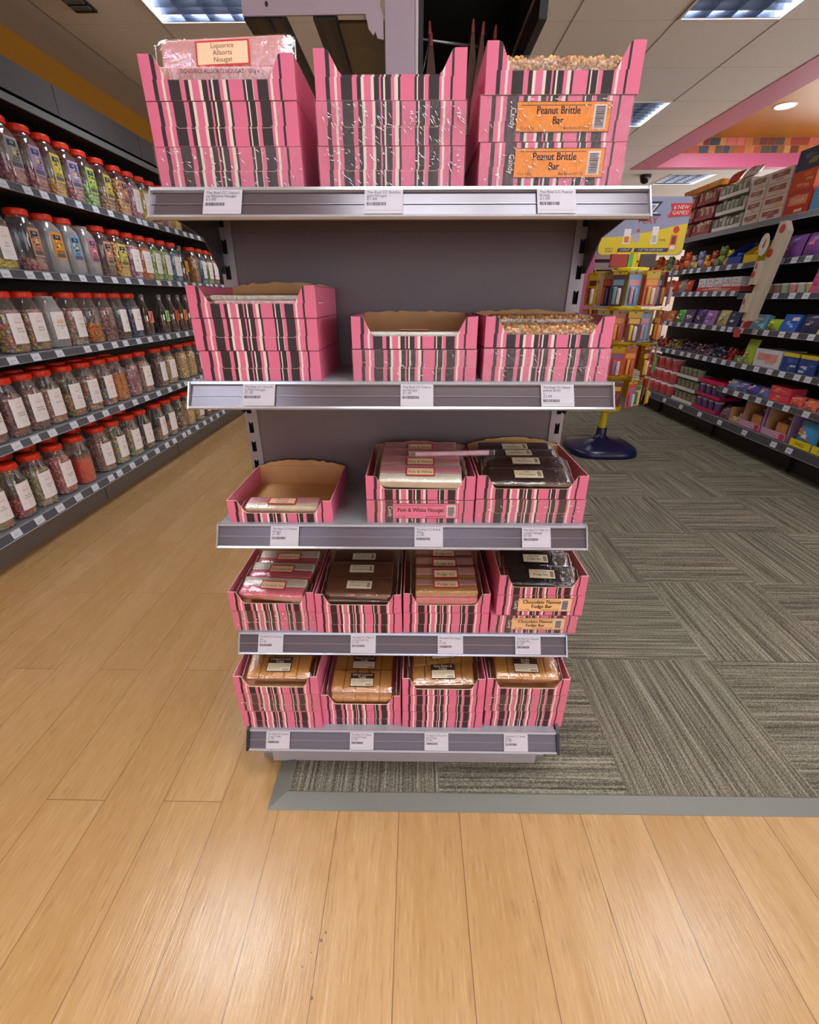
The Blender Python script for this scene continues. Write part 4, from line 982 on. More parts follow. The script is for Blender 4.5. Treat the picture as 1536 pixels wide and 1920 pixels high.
ROW = {
0: [(2.735, 'ball', .40, 'mauve', K_, 'BERRY', 'white'), (2.885, 'ball', .42, 'mauve', K_, 'BERRY', 'lilac'), (3.03, 'chunk', .36, 'yellow', K_, 'LEMON', 'yellow'), (3.18, 'ball', .45, 'mauve', K_, 'PLUM', 'lilac'), (3.325, 'ball', .48, 'green', K_, 'LIME', 'lime'), (3.49, 'ball', .5, 'beige', K_, 'COLA', 'yellow'),
    (3.675, 'ball', .9, 'cream orange', K_, 'PEACH', 'peach'), (3.825, 'egg', .95, 'lilac', W_, 'Bon|Bons', 0), (3.97, 'egg', .95, 'lemon', W_, 'Sherbet|Lemons', 0), (4.11, 'egg', .9, 'pinkish', W_, 'Kola|Kubes', 0), (4.26, 'egg', .9, 'beige', None, '', 0), (4.41, 'ball', .8, 'lemon', None, '', 0)],
1: [(2.50, 'egg', .12, 'lemon', W_, 'Foam|Bananas', 0), (2.70, 'ball', .2, 'pinkish', K_, 'COLA', 'peach'), (2.87, None, 0, '', K_, 'ORANGE', 'orange'), (3.015, None, 0, '', K_, 'RASP', 'blue'), (3.165, None, 0, '', K_, 'CHERRY', 'pink'), (3.32, 'grain', .18, 'earth', K_, 'APPLE', 'peach'),
    (3.485, 'ball', .9, 'orange yellow', K_, 'MIXED', 'yellow'), (3.645, 'egg', .92, 'pink white', W_, 'Rhubarb', 0), (3.795, 'egg', .9, 'orange', W_, 'Barley|Sugar', 0), (3.94, 'egg', .9, 'lime white', W_, 'Chocolate|Limes', 0), (4.095, 'egg', .92, 'lime white', W_, 'Apple', 0), (4.26, 'egg', .92, 'blue', W_, 'Blue|Rasp', 0),
    (4.62, 'chunk', .9, 'amber', None, '', 0), (4.775, 'egg', .85, 'blue', W_, 'Mint', 0), (4.915, 'egg', .8, 'lime white', W_, 'Pear', 0), (5.055, 'egg', .9, 'pinkish', W_, 'Rose', 0)],
2: [(2.41, 'chunk', .95, 'sour mix', W_, 'Build Up|Your Own', 0), (2.555, 'chunk', .95, 'sour mix', W_, 'Build up|Your Own', 0), (2.71, None, 0, '', W_, 'Blue Raspberry|Mice', 1), (2.87, 'worm', .95, 'swirl', W_, 'Watermelon|Slices', 0), (3.03, 'ring', .42, 'orange', None, '', 0), (3.175, 'worm', .95, 'brown pink', None, '', 0), (3.325, 'worm', .3, 'earth', W_, 'Cola|Bottles', 0), (3.49, 'chunk', .95, 'navy', W_, 'Bubblegum', 0)],
3: [(2.095, 'worm', .9, 'brown pink', W_, 'Fizzy Cherry|Cola Bottles', 0), (2.24, 'worm', .95, 'cola', W_, 'Fizzy Cherry|Cola Bottles', 0), (2.375, 'worm', .92, 'cola', W_, 'Fizzy Giant|Cola Bottles', 0), (2.51, 'egg', .78, 'rose beige', W_, 'Fizzy Cola', 0), (2.675, 'worm', .52, 'fruit mix', W_, 'Fizzy|Worms', 0), (2.835, 'worm', .95, 'rainbow', W_, 'Happy|Cherries', 0), (2.99, 'egg', .35, 'rainbow', W_, 'Dolly|Mix', 0), (3.135, 'ring', .72, 'orange', None, '', 0),
    (3.295, 'ring', .95, 'mauve white', None, '', 0), (3.455, 'egg', .92, 'rose beige', W_, 'Dummies', 0), (3.68, 'chunk', .9, 'cola', W_, 'Cola', 0), (3.84, 'egg', .9, 'nut', W_, 'Shrimps', 0), (4.055, 'chunk', .92, 'nut', None, '', 0), (4.22, 'egg', .9, 'nut', None, '', 0), (4.38, 'chunk', .5, 'earth', W_, 'Raisins', 0)],
4: [(1.955, 'worm', .8, 'fruit mix', W_, 'Fizzy|Dummies', 0), (2.10, 'chunk', .38, 'ember', W_, 'Fizzy Red|Strawberries', 0), (2.255, 'worm', .95, 'olive mix', W_, 'Fizzy Jelly|Mix', 0), (2.42, 'chunk', .92, 'salmon', W_, 'Fizzy Jelly|Babies', 0), (2.59, 'grain', .62, 'vivid red', None, '', 0), (2.795, 'ring', .92, 'rose beige', W_, 'Fizzy Cola|Rings', 0), (2.955, 'egg', .7, 'pastel', W_, 'Chewy|Mix', 0), (3.13, 'egg', .8, 'pastel', W_, 'Jelly|Mushrooms', 0), (3.29, 'chunk', .3, 'choc mix', W_, 'Fizzy|Fish', 0),
    (3.50, 'egg', .35, 'beige', W_, 'Milk|Teeth', 1), (3.66, 'egg', .4, 'beige', W_, 'Foam', 0), (3.83, 'chunk', .6, 'choc mix', None, '', 0), (4.0, 'chunk', .88, 'nut', None, '', 0), (4.19, 'egg', .8, 'nut', W_, 'Cashew', 0), (4.36, 'egg', .4, 'earth', W_, 'Almond', 0), (4.54, 'egg', .7, 'salmon', W_, 'Hearts', 0), (4.73, 'chunk', .3, 'earth', None, '', 0), (4.92, 'worm', .6, 'orange', None, '', 0)]}
for sh_, L_ in ROW.items():
    for i, (y, fk, lv, pl_, lb_, tx, pc) in enumerate(L_):
        sq = sh_ < 2
        jar(sh_, i, y, sq, fk, lv, pl_, lb_, tx, pc, lid=not ((sh_ == 1 and i == 4) or (sh_ == 2 and i == 2)), grey=(sh_ == 2 and i == 2) or (sh_ == 1 and i in (2, 3, 4)))
# second row of jars just behind, dim in the shelf's depth
def back_jar(sh_, i, y, fk, lv, pl_):
    e = thing('sweet_jar', 'dim jar of %s sweets, rear row of %s jar shelf, %s from left' % (pl_, LN[sh_], ORD[i]), 'sweet jar', (-2.175, y, LZ[sh_]), 0, 'sweet jars in the rear row')
    link('jar', JM[(1 if sh_ < 2 else 0, 0)], e); link('lid', LIDM, e)
    o = link('sweets', fill_mesh(fk, lv, sh_ < 2), e); o['kind'] = 'stuff'; o.material_slots[0].link = 'OBJECT'; o.material_slots[0].material = PAL[pl_]
for sh_, L_ in ROW.items():
    for i, (y, fk, lv, pl_, lb_, tx, pc) in enumerate(L_[:9]):
        if fk: back_jar(sh_, i, y - .004, fk, lv, pl_)
# small bottles
m_glass = clear('clear bottle glass', gloss=.12, rough=.03, edge=.7)
def bottle(y, z, col, idx, where, pc):
    e = thing('sweet_bottle', 'narrow bottle of beans, %s tag, %s' % (col, where), 'bottle', (-2.03, y, z), 0, 'narrow necked sweet bottles')
    MB().lathe([(.03, 0), (.042, .003), (.045, .01), (.045, .135), (.040, .16), (.024, .20), (.016, .225), (.0155, .262)], 24, m_glass).build('bottle', e)
    MB().lathe([(.017, .255), (.018, .258), (.018, .276), (.016, .279)], 16, P('grey screw cap', (150, 150, 152), .4)).build('cap', e)
    o = link('sweets', fill_mesh('grain', .55, False), e); o.scale = (.72, .72, 1); o['kind'] = 'stuff'; o.material_slots[0].link = 'OBJECT'; o.material_slots[0].material = PAL['earth']
    l_ = MB(); mt = P('tag %s' % col, pc, .5)
    l_.box(.0455, .046, -.030, .030, .085, .165, mt); l_.prism([(-.02, .10), (-.012, .094), (.020, .150), (.012, .156)], 0, .046, .0464, P('tag stroke %s' % col, tuple(int(c * .6) for c in pc), .5))
    l_.build('label', e)
for i, (y, c, pc) in enumerate(((3.68, 'pink', (226, 130, 130)), (3.93, 'green', (150, 206, 120)), (4.09, 'red', (220, 84, 60)), (4.24, 'orange', (236, 140, 70)), (4.38, 'yellow', (232, 180, 70)))):
    bottle(y, LZ[2], c, i, '%s from the left on the third jar shelf' % ORD[i], pc)
bottle(4.44, LZ[1], 'amber', 0, 'standing among the jars on the second jar shelf', (222, 150, 60))
# ================================================================ RIGHT AISLE SHELVING
XF = 2.75
RZs = [(1.757, 'top', 3.3, 6.3), (1.470, 'second', 3.3, 6.9), (1.262, 'third', 3.3, 6.3), (0.978, 'fourth', 2.3, 6.3), (0.708, 'fifth', 2.3, 6.3), (0.486, 'sixth', 2.3, 4.25), (0.225, 'bottom', 2.3, 6.3)]
rr = random.Random(9)
tkr = MB(); tkr.box(-.0005, .0005, -.030, .030, -.020, .020, m_tk2); tkr.box(-.0008, -.0005, -.018, .018, -.002, .002, m_greytx); tkr = tkr.mesh('price_ticket')
for bi, (y0, y1) in enumerate(((2.32, 3.32), (3.32, 4.32), (4.32, 5.36), (5.36, 6.30))):
    e = thing('shelving_bay', '%s bay of the dark shelving along the right aisle' % ('nearest', 'second', 'third', 'farthest')[bi], 'shelving', (0, 0, 0), group='right aisle shelving bays')
    b = MB(); b.box(3.22, 3.24, y0, y1, 0.004, 1.80, m_blk); b.build('back_panel', e)
    k = MB(); k.box(2.872, 2.882, y0 + .004, y1 - .004, .006, .15, P('near black kick board', (50, 48, 48), .5)); k.build('kick_plate', e)
    k = MB(); k.box(2.85, 2.872, y0 - .008, y0 + .008, .004, .16, m_dark); k.box(2.84, 2.87, y0 - .014, y0 + .014, .004, .012, m_dark); k.build('foot', e)
    for z, nm, ya, yb in RZs:
        if y1 <= ya + .05 or y0 >= yb - .05: continue
        zz = z + ({'third': -.022, 'second': .004}.get(nm, 0) if bi < 2 else 0)
        m = MB(); m.box(XF + .002, 3.22, y0 + .002, min(y1, yb) - .002, zz - .004, zz, m_lsh); m.box(XF + .002, 3.22, y0 + .002, min(y1, yb) - .002, zz - .03, zz - .006, m_blk)
        s_ = m.build('shelf', e)
        r = MB(); bs = nm == 'bottom'
        channel(r, XF, y0 + .002, min(y1, yb) - .002, zz - .002, .038 if not bs else .062, .008, m_chan if nm != 'top' else m_lsh, -1); r.build('ticket_channel', s_)
        if nm == 'top': continue
        y = y0 + .05
        while y < min(y1, yb) - .05:
            o = link('price_ticket', tkr, s_); o.location = (XF - .010, y + .03, zz - .022 - (.012 if bs else 0)); o.rotation_euler = (0, .2, 0)
            y += rr.choice((.13, .15, .17)) if not bs else rr.choice((.34, .5))
def RS(n): return {q[1]: q[0] for q in RZs}[n]
# ---------------------------------------------------------------- packaged goods
def mcol(c, r=.35): return P('print %d %d %d' % c, c, r, var=.04, scale=25)
def art(m, w_, h, c, seed, z0=0.0, x=-.0006, dens=6):
    # abstract printed artwork on a face looking towards -x (aisle)
    r_ = random.Random(seed)
    for _ in range(dens):
        yy = r_.uniform(.06, .62) * w_; zz = z0 + r_.uniform(.08, .7) * h; a = r_.uniform(.15, .35) * w_; b = r_.uniform(.06, .2) * h
        m.box(x - r_.random() * .0004, 0, yy, min(w_ * .95, yy + a), zz, min(z0 + h * .93, zz + b), mcol(r_.choice(c)))
def gbox(label, y, z, w_, h, d, col, acc, seed=1, x=None, name='carton', cat='box', group='goods on the right aisle shelves', txt=None, txc=(60, 40, 40)):
    e = thing(name, label, cat, (x if x is not None else XF + .015, y, z), 0, group)
    MB().box(0, d, 0, w_, 0, h, mcol(col)).build('carton', e, bevel=.0015)
    m = MB(); art(m, w_, h, acc, seed)
    if txt:
        m.box(-.0014, 0, w_ * .12, w_ * .88, h * .40, h * .78, mcol(acc[0]))
        m.text(txt, h * .30, (-.0018, w_ * .5, h * .5), (0, -1, 0), (0, 0, 1), mcol(txc), .9, maxw=w_ * .7)
    m.build('printed_front', e)
    return e
def gbag(label, y, z, w_, h, d, col, acc, seed=1, lean=.15, x=None, name='sweet_bag', group='goods on the right aisle shelves', txt=None, txc=(250, 250, 250), cat='bag'):
    e = thing(name, label, cat, (x if x is not None else XF + .03, y + w_ / 2, z), 0, group); e.rotation_euler = (0, lean, 0)
    m = MB(); nx, nz = 8, 8; r_ = random.Random(seed)
    def sf(s_):
        v = []
        for j in range(nz + 1):
            for i in range(nx + 1):
                u, t_ = i / nx, j / nz; bul = (max(0, math.sin(PI * u)) ** .5) * (max(0, math.sin(PI * min(1, t_ * .96 + .02))) ** .5)
                v.append((s_ * d / 2 * bul + r_.uniform(-.0012, .0012), (u - .5) * w_ * (1 - .05 * math.sin(PI * t_)), t_ * h))
        return v
    q = [(j*(nx+1)+i, j*(nx+1)+i+1, (j+1)*(nx+1)+i+1, (j+1)*(nx+1)+i) for j in range(nz) for i in range(nx)]
    m.add(sf(-1), q, mcol(col, .25), smooth=True); m.add(sf(1), [f[::-1] for f in q], mcol(col, .25), smooth=True)
    m.box(-.001, .001, -w_/2, w_/2, h - .008, h, mcol(acc[0], .25)); m.box(-.001, .001, -w_/2, w_/2, 0, .006, mcol(acc[-1], .25))
    m.build('pouch', e)
    a = MB(); r2 = random.Random(seed + 3); X_ = -d / 2 - .0012
    for _ in range(5):
        yy = r2.uniform(-.32, .1) * w_; zz = r2.uniform(.22, .62) * h
        a.box(X_, X_ + .003, yy, yy + r2.uniform(.14, .26) * w_, zz, zz + r2.uniform(.06, .16) * h, mcol(r2.choice(acc)))
    if txt: a.text(txt, h * .2, (X_ - .001, 0, h * .5), (0, -1, 0), (0, 0, 1), mcol(txc), .9, maxw=w_ * .7)
    a.build('printed_front', e)
    return e
# top shelf
z = RS('top'); G1 = 'maroon display cartons stacked on the right top shelf'
def display(label, y, z, w_, h, d, col, tops, n, seed, group, rim=None):
    # open-fronted display carton with a row of little packs
    e = thing('display_carton', label, 'box', (XF + .02, y, z), 0, group)
    m = MB(); c = mcol(col); m.box(0, d, 0, w_, 0, .004, c).box(d - .003, d, 0, w_, 0, h, c).box(0, d, 0, .003, 0, h * .8, c).box(0, d, w_ - .003, w_, 0, h * .8, c).box(0, .003, 0, w_, 0, h * .28, mcol(rim) if rim else c)
    m.build('tray', e)
    p = MB(); r_ = random.Random(seed)
    for i in range(n):
        a = .006 + (w_ - .012) * i / n; b = a + (w_ - .012) / n * .86
        q = r_.choice(tops); p.box(.008 + r_.uniform(0, .006), d - .02, a, b, .005, h * r_.uniform(.82, .95), mcol(q, .25)); p.box(.0075, .008, a + .004, b - .004, h * .35, h * .7, mcol(r_.choice(tops), .25))
    o = p.build('packets', e)
    return e
mar = [(150, 84, 76), (170, 110, 90), (120, 70, 66), (190, 160, 140), (206, 180, 150)]
for j in range(3):
    for i in range(2):
        display('maroon display carton of small packets, %s layer, %s of two on the right top shelf' % (('lowest', 'middle', 'upper')[j], ('nearer', 'farther')[i]), 5.06 + i * .34, z + j * .128, .32, .125, .26, (150, 70, 72), mar, 7, j * 3 + i, G1)
for i in range(3): gbox('amber pack lying on the maroon display cartons, %s' % ('nearest', 'middle', 'farthest')[i], 5.06 + i * .22, z + .388, .2, .045, .2, (226, 160, 50), [(240, 190, 90), (200, 120, 40)], i, x=XF + .03, group='amber packs on the maroon cartons')
gry = [(150, 160, 140), (170, 176, 160), (190, 186, 176), (120, 130, 116)]
for j in range(3): display('pale display tray of silver green packets, %s of its stack on the right top shelf' % ('bottom', 'middle', 'top')[j], 4.60, z + j * .125, .42, .118, .26, (206, 202, 198), gry, 7, j + 20, 'pale display trays on the right top shelf', rim=(214, 210, 206))
gbag('red packet lying crumpled on the pale display trays', 4.86, z + .376, .16, .10, .05, (170, 50, 50), [(200, 90, 90)], 3, .6, x=XF + .06)
gbag('clear silvery packet lying on the pale display trays', 4.62, z + .376, .2, .09, .06, (206, 196, 190), [(170, 150, 140)], 5, .7, x=XF + .06)
for j in range(4):
    gbox('white carton with brown lettering, %s of the farther column on the top shelf' % ('bottom', 'second', 'third', 'top')[j], 4.38, z + j * .083, .19, .081, .28, (226, 216, 212), [(150, 110, 100), (230, 190, 110)], j, txt='GIANT', txc=(230, 214, 210), group='white cartons with brown lettering')
    gbox('white carton with brown lettering, %s of the nearer column on the top shelf' % ('bottom', 'second', 'third', 'top')[j], 4.12, z + j * .083, .245, .081, .28, (236, 222, 218), [(160, 104, 96), (236, 196, 120)], j + 5, txt='GIANT', txc=(236, 218, 214), group='white cartons with brown lettering')
gbox('red carton with slanted lettering at the foot of the stack by the blue box', 3.86, z, .235, .15, .28, (198, 60, 40), [(226, 150, 110), (240, 200, 180)], 3, txt='Crunch', txc=(250, 230, 210))
gbox('orange red carton under the navy one on the top shelf', 3.87, z + .151, .225, .12, .28, (214, 84, 40), [(236, 120, 60), (240, 160, 110)], 4)
gbox('navy and gold carton, top of the stack beside the white cartons', 3.86, z + .272, .235, .13, .28, (52, 56, 84), [(150, 140, 60), (170, 170, 180), (96, 100, 130)], 5)
gbox('sky blue carton at the near end of the right top shelf', 3.55, z, .29, .14, .28, (90, 160, 214), [(240, 240, 240)], 6)
# second shelf : novelties
z = RS('second'); toys = [((120, 150, 60), 'green'), ((216, 196, 70), 'yellow'), ((206, 90, 50), 'red'), ((230, 120, 40), 'orange pumpkin'), ((110, 150, 110), 'sage'), ((228, 130, 120), 'pink'), ((150, 60, 40), 'rust'), ((226, 110, 40), 'orange'), ((200, 170, 150), 'beige'), ((140, 150, 190), 'lavender blue'), ((230, 170, 80), 'apricot'), ((190, 90, 60), 'brick')]
m_fur = {}
y = 6.2; k = 0
while y > 4.68:
    c, cn = toys[k % len(toys)]; r_ = .034 + (k * 7 % 5) * .004
    e = thing('novelty_toy', 'small %s novelty sweet toy, %s from the far end of the second right shelf' % (cn, ORD[k]), 'toy', (XF + .07, y, z), 0, 'small novelty toys on the second right shelf')
    mt = P('toy ' + cn, c, .6, var=.08)
    MB().lathe([(.6 * r_, 0), (r_, .25 * r_), (1.05 * r_, .8 * r_), (.85 * r_, 1.5 * r_), (.55 * r_, 1.8 * r_)], 14, mt).build('body', e)
    h_ = MB(); h_.ball((0, 0, 2.3 * r_), r_ * .85, mt, 2); h_.ball((-r_ * .2, r_ * .6, 3.0 * r_), r_ * .3, mt, 1).ball((-r_ * .2, -r_ * .6, 3.0 * r_), r_ * .3, mt, 1); h_.ball((-r_ * .78, r_ * .25, 2.45 * r_), r_ * .12, m_dark, 0).ball((-r_ * .78, -r_ * .25, 2.45 * r_), r_ * .12, m_dark, 0)
    h_.build('head', e)
    MB().box(-r_ * 1.15, -r_ * 1.1, -r_ * .6, r_ * .6, r_ * .2, r_ * 1.2, mcol(toys[(k + 4) % 12][0])).build('wrapper_band', e)
    y -= .105 + (k % 3) * .012; k += 1
def bin_(label, y, w_, h, col, inner):
    e = thing('counter_display_bin', label, 'display bin', (XF + .02, y, z), 0, 'open counter display bins')
    c = mcol(col); m = MB(); m.box(0, .2, 0, w_, 0, .004, c).box(.197, .2, 0, w_, 0, h, mcol((150, 150, 150)))
    m.prism([(0, 0), (.2, 0), (.2, h), (.14, h), (0, h * .4)], 1, 0, .003, c).prism([(0, 0), (.2, 0), (.2, h), (.14, h), (0, h * .4)], 1, w_ - .003, w_, c).box(0, .003, 0, w_, 0, h * .35, c)
    m.build('bin', e)
    p = MB(); r_ = random.Random(w_)
    for _ in range(26): p.ball((r_.uniform(.03, .15), r_.uniform(.02, w_ - .02), h * r_.uniform(.2, .48)), .018, mcol(r_.choice(inner)), 1)
    o = p.build('sweets', e); o['kind'] = 'stuff'
bin_('blue open display bin on the second right shelf', 4.46, .19, .17, (46, 80, 170), [(60, 110, 200), (40, 70, 150)])
bin_('yellow open display bin beside the blue one', 4.24, .19, .17, (232, 206, 40), [(236, 190, 50), (220, 160, 40)])
gbag('amber grab bag beside the cream hanging strip on the second right shelf', 3.98, z, .16, .13, .06, (206, 184, 100), [(226, 206, 130), (170, 140, 60)], 8)
for i in range(3): gbag('purple grab bag with pink picture, %s of three on the second right shelf' % ('farthest', 'middle', 'nearest')[i], 3.80 - i * .2, z, .19, .15, .07, (128, 80, 160), [(210, 130, 190), (226, 150, 160), (160, 110, 190)], 30 + i, group='purple grab bags')
# third shelf
z = RS('third')
for i in range(5): gbag('orange red crisp packet, %s from the far end of the third right shelf' % ORD[i], 5.66 - i * .13, z, .12, .11 + .01 * (i % 2), .05, [(206, 90, 60), (220, 110, 70), (196, 70, 56), (150, 150, 160), (210, 80, 60)][i], [(240, 190, 120), (236, 120, 100)], 40 + i, group='orange red packets on the third right shelf')
gbox('long low red tray under the white boxes on the third right shelf', 4.36, z, .66, .035, .16, (206, 70, 60), [(240, 200, 190)], 3)
for i in range(5): gbox('small white and blue box, %s in line on the long red tray' % ORD[i], 4.37 + i * .13, z + .0355, .118, .075, .09, (222, 222, 230), [(150, 190, 220), (236, 150, 150)], 50 + i, group='small white and blue boxes on the red tray')
zt_ = z - .022; pot = [(200, 206, 200), (206, 196, 110), (190, 160, 140), (170, 190, 160), (214, 150, 140)]
for i in range(7):
    y = 4.12 - i * .082; e = thing('sweet_pot', 'small %s sweet pot, %s from the cream strip on the third right shelf' % (('silver', 'yellow', 'tan', 'green', 'coral')[i % 5], ORD[i]), 'pot', (XF + .06, y, zt_), 0, 'small sweet pots')
    MB().lathe([(.030, 0), (.036, .05), (.037, .056)], 18, mcol(pot[i % 5])).build('pot', e); MB().lathe([(.038, .054), (.038, .062), (.034, .065)], 18, mcol((206, 206, 206))).build('lid', e)
gbag('bright pink star shaped packet at the near end of the third right shelf', 3.42, zt_, .2, .16, .05, (232, 100, 160), [(240, 150, 190), (190, 60, 130)], 61)
gbag('vivid green packet beside the pink star packet', 3.26, zt_, .13, .09, .05, (90, 200, 70), [(60, 150, 50)], 62)
# fourth shelf
z = RS('fourth'); it = [(5.52, .15, .10, (170, 110, 80), 'brown'), (5.34, .15, .11, (200, 120, 70), 'tan orange'), (5.16, .15, .12, (90, 170, 80), 'leaf green'), (4.98, .16, .125, (86, 66, 110), 'dark purple'), (4.79, .17, .13, (84, 62, 112), 'deep purple'), (4.61, .16, .125, (150, 110, 170), 'lilac purple'), (4.44, .15, .13, (190, 180, 120), 'olive cream'), (4.27, .14, .125, (50, 60, 100), 'navy'), (4.12, .12, .11, (206, 80, 70), 'red tipped'), (3.93, .17, .11, (110, 170, 210), 'sky blue'), (3.78, .14, .08, (170, 200, 60), 'lime'), (3.60, .16, .12, (50, 100, 190), 'royal blue'), (3.42, .16, .125, (60, 56, 90), 'ink blue'), (3.28, .12, .10, (226, 196, 90), 'mustard'), (3.12, .14, .11, (120, 150, 190), 'steel blue')]
for i, (y, w_, h, c, cn) in enumerate(it):
    acc = [tuple(min(255, q + 70) for q in c), (226, 220, 216), tuple(int(q * .6) for q in c)]
    if i % 2: gbox('%s chocolate box leaning on the fourth right shelf' % cn, y, z, w_, h, .05, c, acc, 70 + i, name='chocolate_box').rotation_euler = (0, .22, 0)
    else: gbag('%s chocolate pouch leaning on the fourth right shelf' % cn, y, z, w_, h, .05, c, acc, 70 + i, .22)
# fifth shelf: loose wrapped sweets in heaps, then boxes
z = RS('fifth')
def heap(label, y, w_, cols_, n, seed):
    m = MB(); r_ = random.Random(seed)
    ms = [mcol(c, .18) for c in cols_]
    for _ in range(n):
        u = r_.uniform(-1, 1); hh = (1 - abs(u) ** 2.5) * .085
        c = (XF + .03 + r_.uniform(0, .14), y + w_ / 2 + u * w_ / 2, z + .011 + r_.uniform(0, 1) * hh)
        m.ball(c, r_.uniform(.010, .014), r_.choice(ms), 0, (1.5, .9, .8), Matrix.Rotation(r_.uniform(0, 6), 3, 'Z') @ Matrix.Rotation(r_.uniform(-.6, .6), 3, 'Y'))
    m.box(XF + .05, XF + .16, y + .02, y + w_ - .02, z, z + .045, ms[0])
    tag(m.build('wrapped_sweets'), label, 'sweets', kind='stuff')
for i, (y, w_, c, n, nm) in enumerate(((5.62, .34, [(170, 180, 200), (130, 150, 190), (220, 220, 226)], 210, 'pale blue and silver'), (5.38, .24, [(196, 60, 50), (220, 110, 90), (150, 40, 40)], 150, 'red'), (5.12, .26, [(190, 160, 80), (150, 130, 70), (110, 120, 90)], 150, 'gold'),
      (4.84, .28, [(96, 70, 96), (130, 100, 120), (70, 52, 72)], 160, 'plum'), (4.58, .26, [(130, 90, 110), (170, 140, 150), (84, 60, 76)], 150, 'mauve'), (4.34, .24, [(50, 54, 80), (170, 176, 190), (30, 32, 50)], 150, 'navy and silver'), (4.12, .22, [(180, 44, 44), (206, 80, 76), (140, 30, 34)], 150, 'crimson'))):
    heap('heap of %s foil wrapped sweets on the fifth right shelf' % nm, y, w_, c, n, 80 + i)
gbag('tall lime green packet standing on the fifth right shelf', 3.96, z, .14, .19, .05, (170, 200, 70), [(220, 120, 110), (206, 220, 120)], 91)
gbox('small green tray holding wafers beside the lime packet', 4.05, z, .12, .05, .12, (110, 140, 80), [(220, 190, 170)], 92)
gbox('large white carton with pastel pictures on the fifth right shelf', 3.64, z, .29, .13, .18, (216, 222, 232), [(230, 160, 150), (150, 190, 220), (226, 190, 180)], 93, txt='FIZZ', txc=(206, 90, 90))
for i, y in enumerate((3.47, 3.30, 3.11)):
    e = gbox('dark blue box with white swirls, %s of three on the fifth right shelf' % ('farthest', 'middle', 'nearest')[i], y, z, .155, .105, .12, (44, 70, 140), [(190, 206, 230), (70, 110, 180)], 94 + i, group='dark blue boxes with yellow tops')
    MB().box(.0, .12, .004, .151, .105, .128, mcol((226, 206, 60))).build('yellow_flap', e)
# sixth shelf
z = RS('sixth')
for i in range(4): gbag('blue patterned packet on the sixth right shelf, %s from the far end' % ORD[i], 4.06 - i * .13, z, .125, .085, .06, [(130, 140, 170), (100, 110, 180), (84, 80, 170), (110, 120, 190)][i], [(220, 180, 130), (190, 90, 110), (200, 206, 220)], 100 + i, .5, group='blue patterned packets')
for j in range(2): gbox('raspberry pink box with yellow flash, %s one on the sixth right shelf' % ('lower', 'upper')[j], 3.44, z + j * .056, .20, .055, .12, (220, 70, 96), [(240, 200, 70), (236, 120, 130)], 106 + j, group='raspberry pink boxes')
for i in range(4): gbag('coral packet heaped on the sixth right shelf, %s from the pink boxes' % ORD[i], 3.32 - i * .13, z, .125, .08, .05, [(226, 100, 80), (230, 120, 100), (222, 96, 130), (206, 70, 60)][i], [(240, 170, 90), (240, 150, 170)], 110 + i, .4, group='coral packets')
# bottom shelf
z = RS('bottom'); zb = z
def tub(label, y, zz, r_, h, body, lidc, xo=.075, group=None, band=None):
    e = thing('sweet_tub', label, 'tub', (XF + xo, y, zz), 0, group or 'sweet tubs')
    MB().lathe([(r_ * .86, 0), (r_ * .92, .004), (r_, h * .84)], 20, mcol(body)).build('tub', e)
    MB().lathe([(r_ * 1.05, h * .84), (r_ * 1.05, h * .97), (r_ * .98, h)], 20, mcol(lidc)).build('lid', e)
    if band: MB().lathe([(r_ * .955, h * .25), (r_ * 1.0, h * .62)], 20, mcol(band), caps=False).build('band', e)
for j in range(3):
    for i in range(5): tub('pink tub with pale lid, %s layer, %s from far end of bottom right shelf' % (('lowest', 'middle', 'upper')[j], ORD[i]), 5.70 - i * .145, z + j * .132, .062, .13, (222, 120, 124), (236, 206, 216), group='pink sweet tubs stacked three high', band=(206, 84, 84))
def tray_pots(lab, y0, w_, zz, n, trayc, body, lidc, r_, h, grp, k):
    gb = thing('pot_tray', '%s tray of the %s' % (('lowest', 'middle', 'highest')[k], lab), 'tray', (XF + .01, y0, zz), 0, grp + ', trays')
    m = MB(); c = mcol(trayc); m.box(0, .2, 0, w_, 0, .004, c).box(0, .004, 0, w_, 0, .034, c).box(.196, .2, 0, w_, 0, .034, c).box(0, .2, 0, .004, 0, .034, c).box(0, .2, w_ - .004, w_, 0, .034, c); m.build('tray', gb)
    for i in range(n): tub('small pot %s in the %s tray of the %s' % (ORD[i], ('lowest', 'middle', 'highest')[k], lab), y0 + w_ * (i + .5) / n, zz + .0045, r_, h, body, lidc, .055, grp)
for k in range(3): tray_pots('white trays of green lidded pots', 4.60, .40, z + k * .118, 5, (226, 226, 222), (150, 140, 120), (130, 160, 120), .034, .10, 'green lidded pots in white trays', k)
for k in range(2): tray_pots('magenta trays of purple pots', 4.20, .385, z + k * .125, 4, (206, 36, 96), (110, 90, 140), (200, 190, 200), .037, .115, 'purple pots in magenta trays', k)
gbox('magenta tray lid on top of the purple pots', 4.20, z + .25, .385, .03, .2, (214, 40, 100), [(206, 40, 96)], 4, x=XF + .012)
gbag('dusky crumpled bag slumped beside the magenta trays', 4.03, z, .15, .12, .08, (130, 90, 100), [(170, 130, 130), (90, 66, 70)], 120, .5)
e = thing('open_carton', 'open brown carton with loose packets on the bottom right shelf', 'box', (XF + .02, 3.89, z))
MB().box(0, .22, 0, .13, 0, .004, M_KRAFT).box(0, .22, 0, .003, 0, .09, M_KRAFT).box(0, .22, .127, .13, 0, .12, M_KRAFT).box(0, .003, 0, .13, 0, .03, M_KRAFT).box(.217, .22, 0, .13, 0, .14, M_KRAFT).build('carton', e)
p = MB(); r_ = random.Random(3)
